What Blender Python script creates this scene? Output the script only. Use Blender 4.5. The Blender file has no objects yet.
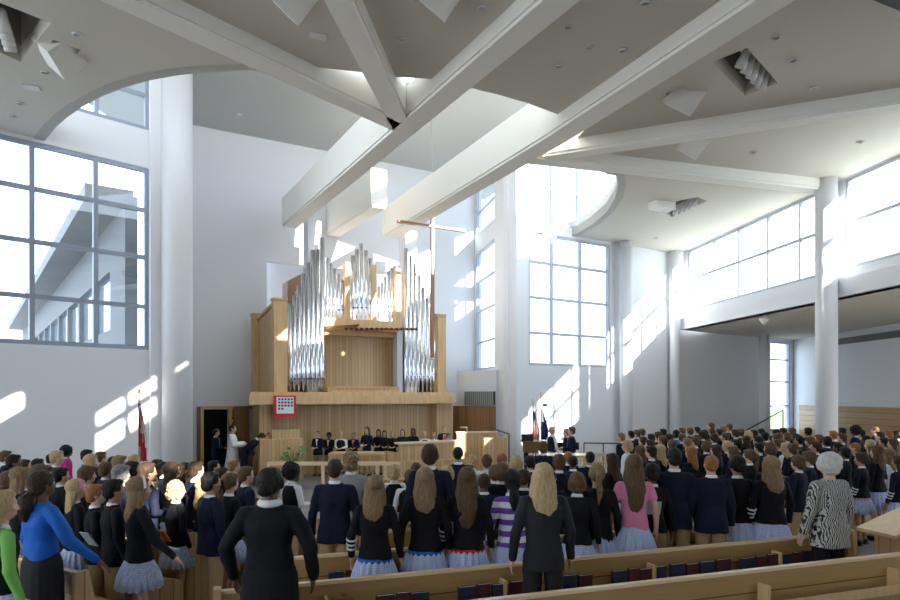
import bpy, bmesh, math, random
from mathutils import Vector, Matrix
C = bpy.context.scene.collection
random.seed(7)
# ---------------------------------------------------------------- camera, sky, sun, exposure
F = 650.0; HOR = 395.0; CAMZ = 2.5
cd = bpy.data.cameras.new('camera'); cam = bpy.data.objects.new('camera', cd); C.objects.link(cam)
cam.location = (0, 0, CAMZ); cam.rotation_euler = (math.pi/2, 0, 0)
cd.sensor_width = 36; cd.lens = F/900*36; cd.shift_y = (HOR-300)/900; cd.clip_start = .05; cd.clip_end = 400
bpy.context.scene.camera = cam
vs = bpy.context.scene.view_settings
vs.view_transform = 'Standard'; vs.look = 'None'; vs.gamma = 1; vs.use_curve_mapping = False; vs.exposure = 0.27
w = bpy.data.worlds.new('sky'); bpy.context.scene.world = w; w.use_nodes = True
nt = w.node_tree; bg = nt.nodes['Background']
bg.inputs['Color'].default_value = (.73, .855, 1, 1); bg.inputs['Strength'].default_value = 4.4
SUN = Vector((.63, -.777, .45)).normalized()
sd = bpy.data.lights.new('sun', 'SUN'); sd.energy = 20; sd.angle = .01; sd.color = (1, .94, .84)
so = bpy.data.objects.new('sun', sd); C.objects.link(so); so.rotation_euler = SUN.to_track_quat('Z', 'Y').to_euler()
so.location = SUN*60
# ---------------------------------------------------------------- helpers
def pt(u, v, z):            # point seen at pixel u,v lying at height z
    Y = (z-CAMZ)*F/(HOR-v); return Vector(((u-450)/F*Y, Y, z))
def py(u, v, Y):            # point seen at pixel u,v lying at distance Y
    return Vector(((u-450)/F*Y, Y, CAMZ+(HOR-v)/F*Y))
MATS = {}
def mat(name, col, rough=.6, metal=0, spec=.5, kind=None, col2=None, scale=1, bump=0):
    if name in MATS: return MATS[name]
    m = bpy.data.materials.new(name); m.use_nodes = True; n = m.node_tree.nodes; l = m.node_tree.links
    b = n['Principled BSDF']; b.inputs['Base Color'].default_value = (*col, 1)
    b.inputs['Roughness'].default_value = rough; b.inputs['Metallic'].default_value = metal
    b.inputs['Specular IOR Level'].default_value = spec
    tc = n.new('ShaderNodeTexCoord'); mp = n.new('ShaderNodeMapping'); l.new(tc.outputs['Object'], mp.inputs[0])
    if kind == 'wood':       # vertical boards with grain
        mp.inputs['Scale'].default_value = (scale, scale, scale*.12) if col2 else (1, 1, 1)
    if kind == 'grain_x': mp.inputs['Scale'].default_value = (scale*.1, scale, scale)
    if kind is None: mp.inputs['Scale'].default_value = (scale,)*3
    nz = n.new('ShaderNodeTexNoise'); nz.inputs['Scale'].default_value = 3.0; nz.inputs['Detail'].default_value = 4
    l.new(mp.outputs[0], nz.inputs['Vector'])
    if col2:
        r = n.new('ShaderNodeValToRGB'); r.color_ramp.elements[0].position = .35; r.color_ramp.elements[1].position = .65
        r.color_ramp.elements[0].color = (*col, 1); r.color_ramp.elements[1].color = (*col2, 1)
        l.new(nz.outputs['Fac'], r.inputs[0]); l.new(r.outputs[0], b.inputs['Base Color'])
    if bump:
        bp = n.new('ShaderNodeBump'); bp.inputs['Strength'].default_value = bump; bp.inputs['Distance'].default_value = .01
        l.new(nz.outputs['Fac'], bp.inputs['Height']); l.new(bp.outputs[0], b.inputs['Normal'])
    MATS[name] = m; return m
def planks(name, c1, c2, c3, width=.12, rough=.35, rot=0):   # board wall: each board its own tone
    m = bpy.data.materials.new(name); m.use_nodes = True; n = m.node_tree.nodes; l = m.node_tree.links
    b = n['Principled BSDF']; b.inputs['Roughness'].default_value = rough
    tc = n.new('ShaderNodeTexCoord'); mp = n.new('ShaderNodeMapping'); l.new(tc.outputs['UV'], mp.inputs[0])
    mp.inputs['Rotation'].default_value[2] = rot
    sx = n.new('ShaderNodeSeparateXYZ'); l.new(mp.outputs[0], sx.inputs[0])
    dv = n.new('ShaderNodeMath'); dv.operation = 'DIVIDE'; dv.inputs[1].default_value = width; l.new(sx.outputs[0], dv.inputs[0])
    fl = n.new('ShaderNodeMath'); fl.operation = 'FLOOR'; l.new(dv.outputs[0], fl.inputs[0])
    wn = n.new('ShaderNodeTexWhiteNoise'); wn.noise_dimensions = '1D'; l.new(fl.outputs[0], wn.inputs['W'])
    r = n.new('ShaderNodeValToRGB'); e = r.color_ramp.elements
    e[0].color = (*c1, 1); e[1].color = (*c3, 1); k = e.new(.5); k.color = (*c2, 1)
    l.new(wn.outputs['Value'], r.inputs[0])
    fr = n.new('ShaderNodeMath'); fr.operation = 'FRACT'; l.new(dv.outputs[0], fr.inputs[0])
    gt = n.new('ShaderNodeMath'); gt.operation = 'GREATER_THAN'; gt.inputs[1].default_value = .07; l.new(fr.outputs[0], gt.inputs[0])
    m2 = n.new('ShaderNodeMapping'); l.new(mp.outputs[0], m2.inputs[0]); m2.inputs['Scale'].default_value = (14, .8, 14)
    nz = n.new('ShaderNodeTexNoise'); nz.inputs['Scale'].default_value = 2; l.new(m2.outputs[0], nz.inputs['Vector'])
    mx = n.new('ShaderNodeMix'); mx.data_type = 'RGBA'; mx.blend_type = 'MULTIPLY'; mx.inputs['Factor'].default_value = .35
    l.new(r.outputs[0], mx.inputs[6]); l.new(nz.outputs['Color'], mx.inputs[7])
    m3 = n.new('ShaderNodeMix'); m3.data_type = 'RGBA'; m3.inputs[6].default_value = (c1[0]*.35, c1[1]*.3, c1[2]*.25, 1)
    l.new(gt.outputs[0], m3.inputs['Factor']); l.new(mx.outputs[2], m3.inputs[7]); l.new(m3.outputs[2], b.inputs['Base Color'])
    MATS[name] = m; return m
def thin_glass(name, tint, refl=.06):
    m = bpy.data.materials.new(name); m.use_nodes = True; n = m.node_tree.nodes; l = m.node_tree.links; n.clear()
    o = n.new('ShaderNodeOutputMaterial'); mx = n.new('ShaderNodeMixShader'); t = n.new('ShaderNodeBsdfTransparent'); g = n.new('ShaderNodeBsdfGlossy')
    t.inputs[0].default_value = (*tint, 1); g.inputs['Roughness'].default_value = .02; mx.inputs[0].default_value = refl
    l.new(t.outputs[0], mx.inputs[1]); l.new(g.outputs[0], mx.inputs[2]); l.new(mx.outputs[0], o.inputs[0]); MATS[name] = m; return m
WHITE = mat('painted_plaster', (.75, .76, .79), .7, bump=.03)
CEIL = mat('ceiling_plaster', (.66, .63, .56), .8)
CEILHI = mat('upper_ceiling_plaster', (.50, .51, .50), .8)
BEAM = mat('beam_plaster', (.86, .84, .78), .7)
FRAME = mat('grey_window_frame', (.31, .35, .43), .5, .2)
WFRAME = mat('white_window_frame', (.46, .50, .57), .5)
GLASS = thin_glass('window_glass', (.93, .96, .97))
FLOOR = mat('grey_stone_floor', (.20, .19, .18), .35, col2=(.225, .215, .205), scale=.7)
MAPLE = planks('maple_boards', (.62, .40, .19), (.70, .47, .24), (.76, .53, .29), .11)
MAPLEH = planks('maple_lengthwise', (.50, .31, .13), (.57, .36, .16), (.62, .40, .19), .23, rough=.3, rot=math.pi/2)
MAPLEP = mat('plain_maple', (.60, .39, .19), .35, kind='wood', col2=(.70, .47, .24), scale=4)
DWOOD = planks('dark_oak_boards', (.28, .13, .05), (.34, .17, .07), (.40, .20, .08), .12)
DARK = mat('dark_opening', (.03, .03, .035), .8)
BLACK = mat('black_lacquer', (.012, .012, .014), .2)
PIPE = mat('polished_tin', (.80, .82, .86), .13, 1)
PIPED = mat('pipe_mouth_shadow', (.10, .10, .12), .5)
CHROME = mat('brushed_steel', (.6, .6, .62), .3, 1)
BLKM = mat('black_metal', (.03, .03, .035), .4, .5)
SPKW = mat('speaker_white', (.85, .84, .80), .6)
GRILL = mat('speaker_grille', (.80,.78,.74), .8)
LAMPM = mat('lamp_white', (.75, .75, .73), .4)
class MB:
    def __init__(s): s.bm = bmesh.new(); s.uv = s.bm.loops.layers.uv.new('UVMap')
    def face(s, pts, uvs=None, mi=0, smooth=False):
        vsx = [s.bm.verts.new(p) for p in pts]
        f = s.bm.faces.new(vsx); f.material_index = mi; f.smooth = smooth
        if uvs:
            for lp, q in zip(f.loops, uvs): lp[s.uv].uv = q
        return f
    def hexa(s, c, mi=0):   # c: 8 corners, bottom 4 (ccw from above) + top 4
        v = [s.bm.verts.new(p) for p in c]; out = []
        for idx in ((3,2,1,0),(4,5,6,7),(0,1,5,4),(1,2,6,5),(2,3,7,6),(3,0,4,7)):
            f = s.bm.faces.new([v[i] for i in idx]); f.material_index = mi; out.append(f)
            side = idx not in ((3,2,1,0),(4,5,6,7))
            a = (Vector(c[idx[1]])-Vector(c[idx[0]]))
            L = a.length; d = a.normalized() if L > 1e-9 else Vector((1,0,0))
            up = (Vector(c[idx[3]])-Vector(c[idx[0]]))
            for lp, i in zip(f.loops, idx):
                r = Vector(c[i])-Vector(c[idx[0]])
                if side: lp[s.uv].uv = (Vector(c[i]).dot(Vector((d.x, d.y, 0)).normalized() if (d.x or d.y) else d), c[i][2])
                else: lp[s.uv].uv = (r.dot(d), r.dot(up.normalized()) if up.length else 0)
        return v
    def box(s, c, size, rz=0, mi=0, M=None):
        x, y, z = size[0]/2, size[1]/2, size[2]/2
        R = Matrix.Translation(c) @ Matrix.Rotation(rz, 4, 'Z')
        if M is not None: R = M
        pts = [R @ Vector(p) for p in ((-x,-y,-z),(x,-y,-z),(x,y,-z),(-x,y,-z),(-x,-y,z),(x,-y,z),(x,y,z),(-x,y,z))]
        return s.hexa(pts, mi)
    def bar(s, a, b, wd, ht, mi=0):      # square bar from a to b
        a, b = Vector(a), Vector(b); d = b-a; q = d.to_track_quat('X', 'Z')
        M = Matrix.Translation((a+b)/2) @ q.to_matrix().to_4x4()
        return s.box((0,0,0), (d.length, wd, ht), M=M, mi=mi)
    def rings(s, rings, caps=True, mi=0, smooth=True, closed=True):
        vr = [[s.bm.verts.new(p) for p in r] for r in rings]; n = len(vr[0])
        for k in range(len(vr)-1):
            for i in range(n if closed else n-1):
                j = (i+1) % n
                f = s.bm.faces.new((vr[k][i], vr[k][j], vr[k+1][j], vr[k+1][i])); f.smooth = smooth; f.material_index = mi
                for lp, q in zip(f.loops, ((i/n,k),((i+1)/n,k),((i+1)/n,k+1),(i/n,k+1))): lp[s.uv].uv = q
        if caps and closed:
            for r in (list(reversed(vr[0])), vr[-1]):
                try: f = s.bm.faces.new(r); f.material_index = mi
                except ValueError: pass
    def lathe(s, prof, c=(0,0,0), n=16, M=None, mi=0, smooth=True, sx=1, sy=1):   # prof: [(r,z)]
        M = M or Matrix.Translation(c)
        s.rings([[M @ Vector((r*sx*math.cos(2*math.pi*i/n), r*sy*math.sin(2*math.pi*i/n), z)) for i in range(n)] for r, z in prof], mi=mi, smooth=smooth)
    def tube(s, pts, r, n=8, mi=0):
        pts = [Vector(p) for p in pts]; R = []
        rr = r if isinstance(r, (list, tuple)) else [r]*len(pts)
        for i, p in enumerate(pts):
            d = (pts[min(i+1, len(pts)-1)]-pts[max(i-1, 0)]).normalized()
            x = d.orthogonal().normalized() if i == 0 else (px - d*px.dot(d)).normalized()
            px = x; y = d.cross(x)
            R.append([p+(x*math.cos(2*math.pi*k/n)+y*math.sin(2*math.pi*k/n))*rr[i] for k in range(n)])
        s.rings(R, mi=mi)
    def ball(s, c, r, mi=0, seg=12, rings_=8, M=None):
        r = r if isinstance(r, (tuple, list)) else (r, r, r)
        MM = M or Matrix.Translation(c)
        prof = []
        R = []
        for k in range(1, rings_):
            th = math.pi*k/rings_
            R.append([MM @ Vector((r[0]*math.sin(th)*math.cos(2*math.pi*i/seg), r[1]*math.sin(th)*math.sin(2*math.pi*i/seg), -r[2]*math.cos(th))) for i in range(seg)])
        s.rings(R, mi=mi)
    def build(s, name, m, parent=None, world=False):
        me = bpy.data.meshes.new(name); bmesh.ops.recalc_face_normals(s.bm, faces=s.bm.faces[:]); s.bm.to_mesh(me); s.bm.free()
        for x in (m if isinstance(m, (list, tuple)) else [m]): me.materials.append(x)
        o = bpy.data.objects.new(name, me); C.objects.link(o)
        if parent:
            if world: me.transform(WM(parent).inverted())
            o.parent = parent
        elif world:      # put the origin at the foot of the shape
            c = [v.co for v in me.vertices]; k = Vector((sum(v.x for v in c)/len(c), sum(v.y for v in c)/len(c), min(v.z for v in c)))
            me.transform(Matrix.Translation(-k)); o.location = k
        return o
def WM(o):
    m = Matrix.LocRotScale(o.location, o.rotation_euler, o.scale)
    return WM(o.parent) @ m if o.parent else m
def tag(o, label, cat, group=None, kind=None):
    if label: o['label'] = label
    if cat: o['category'] = cat
    if group: o['group'] = group
    if kind: o['kind'] = kind
    return o
def struct(o, label=None, cat='wall'):
    o['kind'] = 'structure'
    if label: o['label'] = label; o['category'] = cat
    return o
def empty(name, loc=(0,0,0), rz=0, label=None, cat=None, group=None):
    o = bpy.data.objects.new(name, None); C.objects.link(o); o.location = loc; o.rotation_euler = (0,0,rz); o.empty_display_size = .1
    return tag(o, label, cat, group)
def copy_tree(o, parent=None):
    c = o.copy(); C.objects.link(c)
    if parent: c.parent = parent
    for ch in list(o.children): copy_tree(ch, c)
    return c
# wall with holes. front face on the line p0->p1, thickness goes to the side 'back'
def wall(name, p0, p1, z0, z1, back, holes=(), th=.25, m=None, label=None, cat='wall'):
    p0 = Vector((p0[0], p0[1], 0)); p1 = Vector((p1[0], p1[1], 0)); d = (p1-p0); L = d.length; d.normalize()
    n = Vector((back[0], back[1], 0)).normalized()*th
    S = sorted({0, L, *[max(0, min(L, h[0])) for h in holes], *[max(0, min(L, h[1])) for h in holes]}); Z = sorted({z0, z1, *[h[2] for h in holes], *[h[3] for h in holes]})
    Z = [z for z in Z if z0 <= z <= z1]
    def solid(i, j):
        if not (0 <= i < len(S)-1 and 0 <= j < len(Z)-1): return False
        sc, zc = (S[i]+S[i+1])/2, (Z[j]+Z[j+1])/2
        return not any(h[0] < sc < h[1] and h[2] < zc < h[3] for h in holes)
    b = MB()
    for i in range(len(S)-1):
        for j in range(len(Z)-1):
            if not solid(i, j): continue
            def q(s_, z_, k): return p0+d*s_+n*k+Vector((0,0,z_))
            s0, s1, a, c = S[i], S[i+1], Z[j], Z[j+1]
            uv = ((s0,a),(s1,a),(s1,c),(s0,c))
            b.face([q(s0,a,0),q(s1,a,0),q(s1,c,0),q(s0,c,0)], uv); b.face([q(s1,a,1),q(s0,a,1),q(s0,c,1),q(s1,c,1)], uv)
            if not solid(i-1,j): b.face([q(s0,a,1),q(s0,a,0),q(s0,c,0),q(s0,c,1)], uv)
            if not solid(i+1,j): b.face([q(s1,a,0),q(s1,a,1),q(s1,c,1),q(s1,c,0)], uv)
            if not solid(i,j-1): b.face([q(s0,a,1),q(s1,a,1),q(s1,a,0),q(s0,a,0)], uv)
            if not solid(i,j+1): b.face([q(s0,c,0),q(s1,c,0),q(s1,c,1),q(s0,c,1)], uv)
    bmesh.ops.remove_doubles(b.bm, verts=b.bm.verts[:], dist=1e-4)
    o = b.build(name, m or WHITE); struct(o, label, cat); return o
NW = [0]
def window(p0, p1, s0, s1, z0, z1, back, ss, zs, wd=.09, dp=.10, fm=None, off=.07, label='tall window with grey mullions', glass=None):
    NW[0] += 1
    p0 = Vector((p0[0], p0[1], 0)); d = (Vector((p1[0], p1[1], 0))-p0).normalized(); n = Vector((back[0], back[1], 0)).normalized()
    base = p0+d*((s0+s1)/2)+n*off+Vector((0,0,z0)); rz = math.atan2(d.y, d.x)
    e = empty('window_%d' % NW[0], base, rz); struct(e, label, 'window')
    W = s1-s0; H = z1-z0; b = MB()
    sgn = 1
    for s_ in ss: b.box((s_-(s0+s1)/2, 0, H/2), (wd, dp, H))
    b.box((-W/2+wd/2, 0, H/2), (wd, dp, H)); b.box((W/2-wd/2, 0, H/2), (wd, dp, H))
    for z_ in list(zs): b.box((0, 0, z_-z0), (W, dp*.9, wd))
    b.box((0, 0, wd/2), (W, dp*.9, wd)); b.box((0, 0, H-wd/2), (W, dp*.9, wd))
    b.build('window_frame', fm or WFRAME, e)
    g = MB(); g.box((0, 0, H/2), (W-.02, .008, H-.02)); g.build('pane', glass or GLASS, e)
    return e
# ---------------------------------------------------------------- building shell
D = Vector((.866, .5, 0)); E = Vector((.5, -.866, 0))        # along the organ wall, out of it towards the nave
ZC = 8.1; ZH = 10.9
def along(p0, d, u):          # distance along a line where it crosses image column u
    k = (u-450)/F; return (k*p0[1]-p0[0])/(d[0]-k*d[1])
# floor
b = MB()
b.face([(-22,-7,0),(26,-7,0),(26,36,0),(-22,36,0)], [(0,0),(48,0),(48,43),(0,43)]); b.face([(-22,-7,-.3),(-22,36,-.3),(26,36,-.3),(26,-7,-.3)])
struct(b.build('floor', FLOOR), 'grey stone floor of the sanctuary', 'floor')
# left wall, 45 degrees
K1 = Vector((-7.25, 15.95, 0)); dl = Vector((-.7071, -.7071, 0)); KL = K1+dl*12.5; bl = Vector((-.7071, .7071, 0))
rowz = [4.65, 5.85, 7.0]
wall('wall_left', K1, KL, 0, ZH+.1, bl, holes=[(.12, 8.2, 3.6, 8.02), (.12, 8.2, 8.95, 10.7)])
window(K1, KL, .12, 8.2, 3.6, 8.02, bl, [1.29+.02, 2.58, 3.87, 5.16, 6.45, 7.74], rowz, fm=FRAME, wd=.10, label='large grey framed window high in the left wall')
window(K1, KL, .12, 8.2, 8.95, 10.7, bl, [1.29, 2.58, 3.87, 5.16, 6.45, 7.74], [9.8], fm=FRAME, label='upper window above the left window band')
KB = Vector((KL.x, -6, 0))
wall('wall_far_left', KL, KB, 0, ZC+.25, (-1,0,0), holes=[(2, 11, 3.6, 7.9)])
KR = Vector((14.2, -6, 0))
wall('wall_rear', KB, KR, 0, ZC+.25, (0,-1,0), holes=[(1, 9, 2.8, 7.7)])  # opening added in this unseen wall to bring in daylight
# recess around the organ
RL = Vector((-8.2, 20.1, 0)); RC = Vector((.97, 25.4, 0)); P1 = Vector((1.9, 21.3, 0)); PR = Vector((9.2, 25.9, 0))
wall('wall_recess_left', K1, RL, 0, ZH+.1, (-1,-.2,0))
so_n = along(RL, D, 267); so_e = along(RL, D, 300)
nh = [(so_n, so_n+4.5, 2.4, 6.9)]
dh0, dh1 = along(RL, D, 204), along(RL, D, 229)
wall('wall_organ', RL, RC+D*.25, 0, ZH+.1, -E, holes=nh+[(dh0, dh1, 0, 2.07)], th=.3)
b = MB()
q0 = RL+D*so_n-E*1.1; b.hexa([q0, q0+D*4.5, q0+D*4.5-E*.1, q0-E*.1]+[x+Vector((0,0,ZH)) for x in (q0, q0+D*4.5, q0+D*4.5-E*.1, q0-E*.1)])
struct(b.build('wall_niche', WHITE))
DS = (P1-RC).normalized(); bs = Vector((DS.y*-1, DS.x, 0))
LS = (P1-RC).length
sw0 = .12; sw1 = along(RC, DS, 494.5)
wall('wall_recess_right', RC, P1, 0, ZH+.1, bs, holes=[(sw0, sw1, 3.45, 8.0), (sw0, sw1, 8.65, ZH-.2)])
window(RC, P1, sw0, sw1, 3.45, 8.0, bs, [], [4.5, 5.7, 6.85], label='narrow tall window beside the cross', wd=.07)
window(RC, P1, sw0, sw1, 8.65, ZH-.2, bs, [], [9.5], label='narrow upper window beside the cross', wd=.07)
DR = (PR-P1).normalized(); br = Vector((-.5, .866, 0))
r0 = along(P1, DR, 528.5); r1 = along(P1, DR, 610); rm = [along(P1, DR, x) for x in (552.5, 581)]
ru = along(P1, DR, 580)
wall('wall_right_back', P1, PR, 0, ZH+.1, br, holes=[(r0, r1, 3.5, 8.0), (r0, ru, 8.35, ZH-.15)])
window(P1, PR, r0, r1, 3.5, 8.0, br, rm, [4.6, 5.8, 7.0], label='three bay tall window right of the white pier')
window(P1, PR, r0, ru, 8.35, ZH-.15, br, [rm[0]], [9.6], label='upper window above the three bay window')
# gallery clerestory line
dg = Vector((.123, -.992, 0)); G0 = PR+Vector((-.05,-.35,0)); bg_ = Vector((.992, .123, 0))
GL = 31.0; G1 = G0+dg*GL
gm = [along(G0, dg, x) for x in (688, 713, 738, 767, 799)]
ge = along(G0, dg, 816); gn0 = along(G0, dg, 845)
wall('wall_clerestory', G0, G1, 5.05, ZC+.3, bg_, holes=[(gm[0], ge, 5.75, ZC-.02), (gn0, gn0+4.8, 5.75, ZC-.02), (gn0+4.8, gn0+7.0, 7.0, ZC-.02)], th=.3)
window(G0, G1, gm[0], ge, 5.75, ZC-.02, bg_, gm[1:], [6.95], label='long clerestory window over the gallery front', wd=.08)
window(G0, G1, gn0+4.8, gn0+7.0, 7.0, ZC-.02, bg_, [], [], label='upper clerestory window added out of view for its sunlight', wd=.08)  # unseen window, placed and sized for the sun patches
nb = [gn0+1.55*i for i in range(1, 4)]
window(G0, G1, gn0, gn0+4.8, 5.75, ZC-.02, bg_, [gn0+1.75, gn0+3.3], [6.95], label='clerestory window right of the round column', wd=.08)
b = MB()     # projecting gallery front band

for (x, y0_, y1_) in ((0, 5.05, 5.5),):
    c = [G0+bg_*.02, G0-bg_*.14, G1-bg_*.14, G1+bg_*.02]
    b.hexa([v+Vector((0,0,5.05)) for v in c]+[v+Vector((0,0,5.5)) for v in c])
struct(b.build('trim_gallery_front', WHITE))
# aisle under the gallery
AR = PR+DR*7.6; 
a0 = along(PR, DR, 770); a1 = along(PR, DR, 790)
wall('wall_aisle_back', PR, PR+DR*8.2, 0, 5.3, br, holes=[(a0, a1, .9, 4.9)])
window(PR, AR, a0, a1, .9, 4.9, br, [], [2.0, 3.1, 4.1], label='slim window at the end of the side aisle', wd=.07)
AX = 15.9
wall('wall_right', (AX, AR.y+.6), (AX+.3, -6), 0, 5.3, (1,0,0), holes=[(15.5, 24, 2.3, 4.7)])
b = MB(); c = [Vector((G0.x,G0.y,0)), Vector((AX+.1, AR.y+.9,0)), Vector((AX+.4,-6,0)), Vector((G1.x,-6,0)), Vector((G1.x,G1.y,0))]
low = [b.bm.verts.new(v+Vector((0,0,5.05))) for v in c]; hi = [b.bm.verts.new(v+Vector((0,0,5.3))) for v in c]
b.bm.faces.new(low); b.bm.faces.new(hi)
for i in range(5): b.bm.faces.new((low[i], low[(i+1)%5], hi[(i+1)%5], hi[i]))
struct(b.build('ceiling_aisle', CEIL))
b = MB(); b.hexa([(AX-.06,28,4.55),(AX,28,4.55),(AX+.2,10,4.55),(AX+.14,10,4.55),(AX-.06,28,4.8),(AX,28,4.8),(AX+.2,10,4.8),(AX+.14,10,4.8)])
vent = b.build('trim_aisle_vent', mat('dark_vent', (.12,.12,.12), .6)); struct(vent)
# wood wainscot of the aisle
wall('wall_wood_aisle', (AX-.12, 29.4), (AX+.1, 8), 0, 2.05, (1,0,0), th=.08, m=MAPLEH)
wall('wall_wood_aisle_back', PR+DR*(a1+.35)-br*.1, PR+DR*8.0-br*.1, 0, 2.05, br, th=.08, m=MAPLE)
# columns
def column(name, c, r, z1, label, z0=0):
    b = MB(); b.lathe([(r, z0), (r, z1)], (c[0], c[1], 0), 32); return struct(b.build(name, WHITE), label, 'column')
cY = 16.9; column('column', ((826.5-450)/F*cY, cY), .26, ZC, 'round white column in front of the right clerestory')
column('column', ((764-450)/F*27.6, 27.6), .2, 5.1, 'slim round column at the far end of the side aisle')
column('column', ((626.5-450)/F*23.7, 23.75), .23, ZC, 'slim round pilaster right of the three bay window')
column('column', ((675-450)/F*25.3, 25.3), .2, ZC, 'slim round pilaster where the gallery begins')
cc = Vector((-6.78, 16.15, 0)); column('column', (cc.x, cc.y), .36, ZH, 'tall round white column beside the left window')
b = MB(); b.box((0,0,0), (.5,.3,ZH), M=Matrix.Translation(K1+Vector((.05,.12,ZH/2))) @ Matrix.Rotation(math.radians(45),4,'Z'))
struct(b.build('trim_left_corner', WHITE))
# square pier right of the recess
b = MB(); pc = Vector(((518-450)/F*21.3, 21.3, 0)); b.box((pc.x, pc.y, ZH/2), (.5,.5,ZH), math.radians(30)); struct(b.build('pier', WHITE), 'square white pier between the cross and the right window', 'pier')
# piers behind the organ pipes
for (u, Yd, lab) in ((312, 20.7, 'square pier rising behind the left organ pipes'), (408, 22.0, 'square pier rising behind the right organ pipes')):
    b = MB(); b.box(((u-450)/F*Yd, Yd, 4.0), (.42, .5, 8.0), math.radians(30)); struct(b.build('pier', WHITE), lab, 'pier')
# low ceiling with scalloped edge and sunk pockets
ZC0 = ZC
edge = [(48,137),(56,127),(66,118),(80,108),(100,97),(122,88),(150,80),(178,75),(205,72),(250,70),(305,66),(370,73),(395,77),(433,79),(470,88),(500,95),(530,104),(562,116),(590,124),
        (566,150),(540,158),(560,163),(590,169),(616,176),(618,185),(615,198),(607,211),(594,223),(576,234),(560,240)]
ep = [pt(u, v, ZC) for u, v in edge]
i0 = K1+dl*.02; s_l = (ep[0]-K1).dot(dl); ep[0] = Vector((*(K1+dl*s_l)[:2], ZC))
outer = ep + [Vector((*(P1+DR*3.2)[:2], ZC)), Vector((*PR[:2], ZC)), Vector((*G0[:2], ZC)), Vector((*G1[:2], ZC)), Vector((14.2,-6,ZC)), Vector((KB.x,-6,ZC)), Vector((KL.x,KL.y,ZC))]
pockets = {   # name: corners in the ceiling
 'well_left': [pt(0-30,-9,ZC), pt(51,23,ZC), pt(21,62,ZC), pt(-50,30,ZC)],
 'well_right': [pt(712,62,ZC), pt(747,48,ZC), pt(778,83,ZC), pt(745,96,ZC)],
 'spk_left': [pt(41,56,ZC), pt(53,40,ZC), pt(81,50,ZC), pt(68,68,ZC)],
 'spk_right': [pt(665,94,ZC), pt(684,86,ZC), pt(700,100,ZC), pt(682,108,ZC)],
 'spk_top1': [pt(264,-14,ZC), pt(300,-16,ZC), pt(318,4,ZC), pt(276,6,ZC)],
 'spk_top2': [pt(418,-16,ZC), pt(452,-16,ZC), pt(460,3,ZC), pt(414,1,ZC)],
 'well_far': [pt(650,207,ZC), pt(697,197,ZC), pt(707,201,ZC), pt(672,217,ZC)],
}
sh_, sl_ = Vector((.63,-.777,0)).normalized(), Vector((-.12,.99,0))
def para(cx, cy, h1, h2):
    c = Vector((cx, cy, ZC)); return [c-sh_*h1-sl_*h2, c+sh_*h1-sl_*h2, c+sh_*h1+sl_*h2, c-sh_*h1+sl_*h2]
sun_holes = [para(.98, 4.78, 1.3, 1.2), para(-1.0, 3.5, .7, .45), para(6.0, -3.5, 1.4, 1.1), para(.5, 7.2, .35, .3), para(10.4, 6.6, 1.3, .9)]  # unseen ceiling openings added to throw sun patches inside
bm = bmesh.new()
def loop(ps):
    v = [bm.verts.new(p) for p in ps]; return [bm.edges.new((v[i], v[(i+1)%len(v)])) for i in range(len(v))]
es = loop(outer)
for k in pockets.values(): es += loop(k)
for q_ in sun_holes: es += loop(q_)
bmesh.ops.triangle_fill(bm, edges=es, use_beauty=True, use_dissolve=False)
r = bmesh.ops.extrude_face_region(bm, geom=bm.faces[:])
for v in r['geom']:
    if isinstance(v, bmesh.types.BMVert): v.co.z += .28
b = MB(); b.bm.free(); b.bm = bm
struct(b.build('ceiling', CEIL))
# pocket linings
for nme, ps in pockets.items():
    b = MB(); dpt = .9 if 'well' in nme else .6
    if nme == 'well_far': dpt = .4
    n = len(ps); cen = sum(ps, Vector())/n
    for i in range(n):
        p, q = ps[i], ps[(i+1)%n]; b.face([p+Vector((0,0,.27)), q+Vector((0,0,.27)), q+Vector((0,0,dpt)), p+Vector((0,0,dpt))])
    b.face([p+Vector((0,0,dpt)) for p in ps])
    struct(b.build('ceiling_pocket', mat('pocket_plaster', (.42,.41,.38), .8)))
# curved flat lip along the scallops, bevel shade put into its darker colour
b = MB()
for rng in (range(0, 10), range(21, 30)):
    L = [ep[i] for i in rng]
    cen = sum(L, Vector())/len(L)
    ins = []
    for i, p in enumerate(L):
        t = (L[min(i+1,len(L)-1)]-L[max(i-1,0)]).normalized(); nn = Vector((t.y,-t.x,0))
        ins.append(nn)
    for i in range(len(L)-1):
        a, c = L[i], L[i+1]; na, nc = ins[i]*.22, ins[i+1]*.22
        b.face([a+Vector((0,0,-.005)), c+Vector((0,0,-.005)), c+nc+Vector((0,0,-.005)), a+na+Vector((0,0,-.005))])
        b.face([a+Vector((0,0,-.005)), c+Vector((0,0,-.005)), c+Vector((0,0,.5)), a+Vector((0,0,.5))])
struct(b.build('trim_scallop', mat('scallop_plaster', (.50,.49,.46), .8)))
# high ceiling over the chancel lantern, its unseen front shaped to steer the sun
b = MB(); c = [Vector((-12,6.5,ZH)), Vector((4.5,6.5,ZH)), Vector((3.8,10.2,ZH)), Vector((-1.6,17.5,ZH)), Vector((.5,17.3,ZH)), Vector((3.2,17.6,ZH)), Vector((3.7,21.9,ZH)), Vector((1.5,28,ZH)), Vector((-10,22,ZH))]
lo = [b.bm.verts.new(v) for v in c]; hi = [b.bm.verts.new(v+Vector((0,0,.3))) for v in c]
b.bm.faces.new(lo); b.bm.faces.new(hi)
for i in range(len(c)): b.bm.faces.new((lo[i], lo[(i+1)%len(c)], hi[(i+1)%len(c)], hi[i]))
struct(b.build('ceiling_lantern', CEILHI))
b = MB()
for x_ in (1.6, 3.6): b.bar((x_, 9.5, ZH+.1), (x_, 18.2, ZH+.1), .22, .25)
struct(b.build('lantern_shadow_bars', WHITE))  # bars added to cast diagonal shadows on the organ wall
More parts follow.
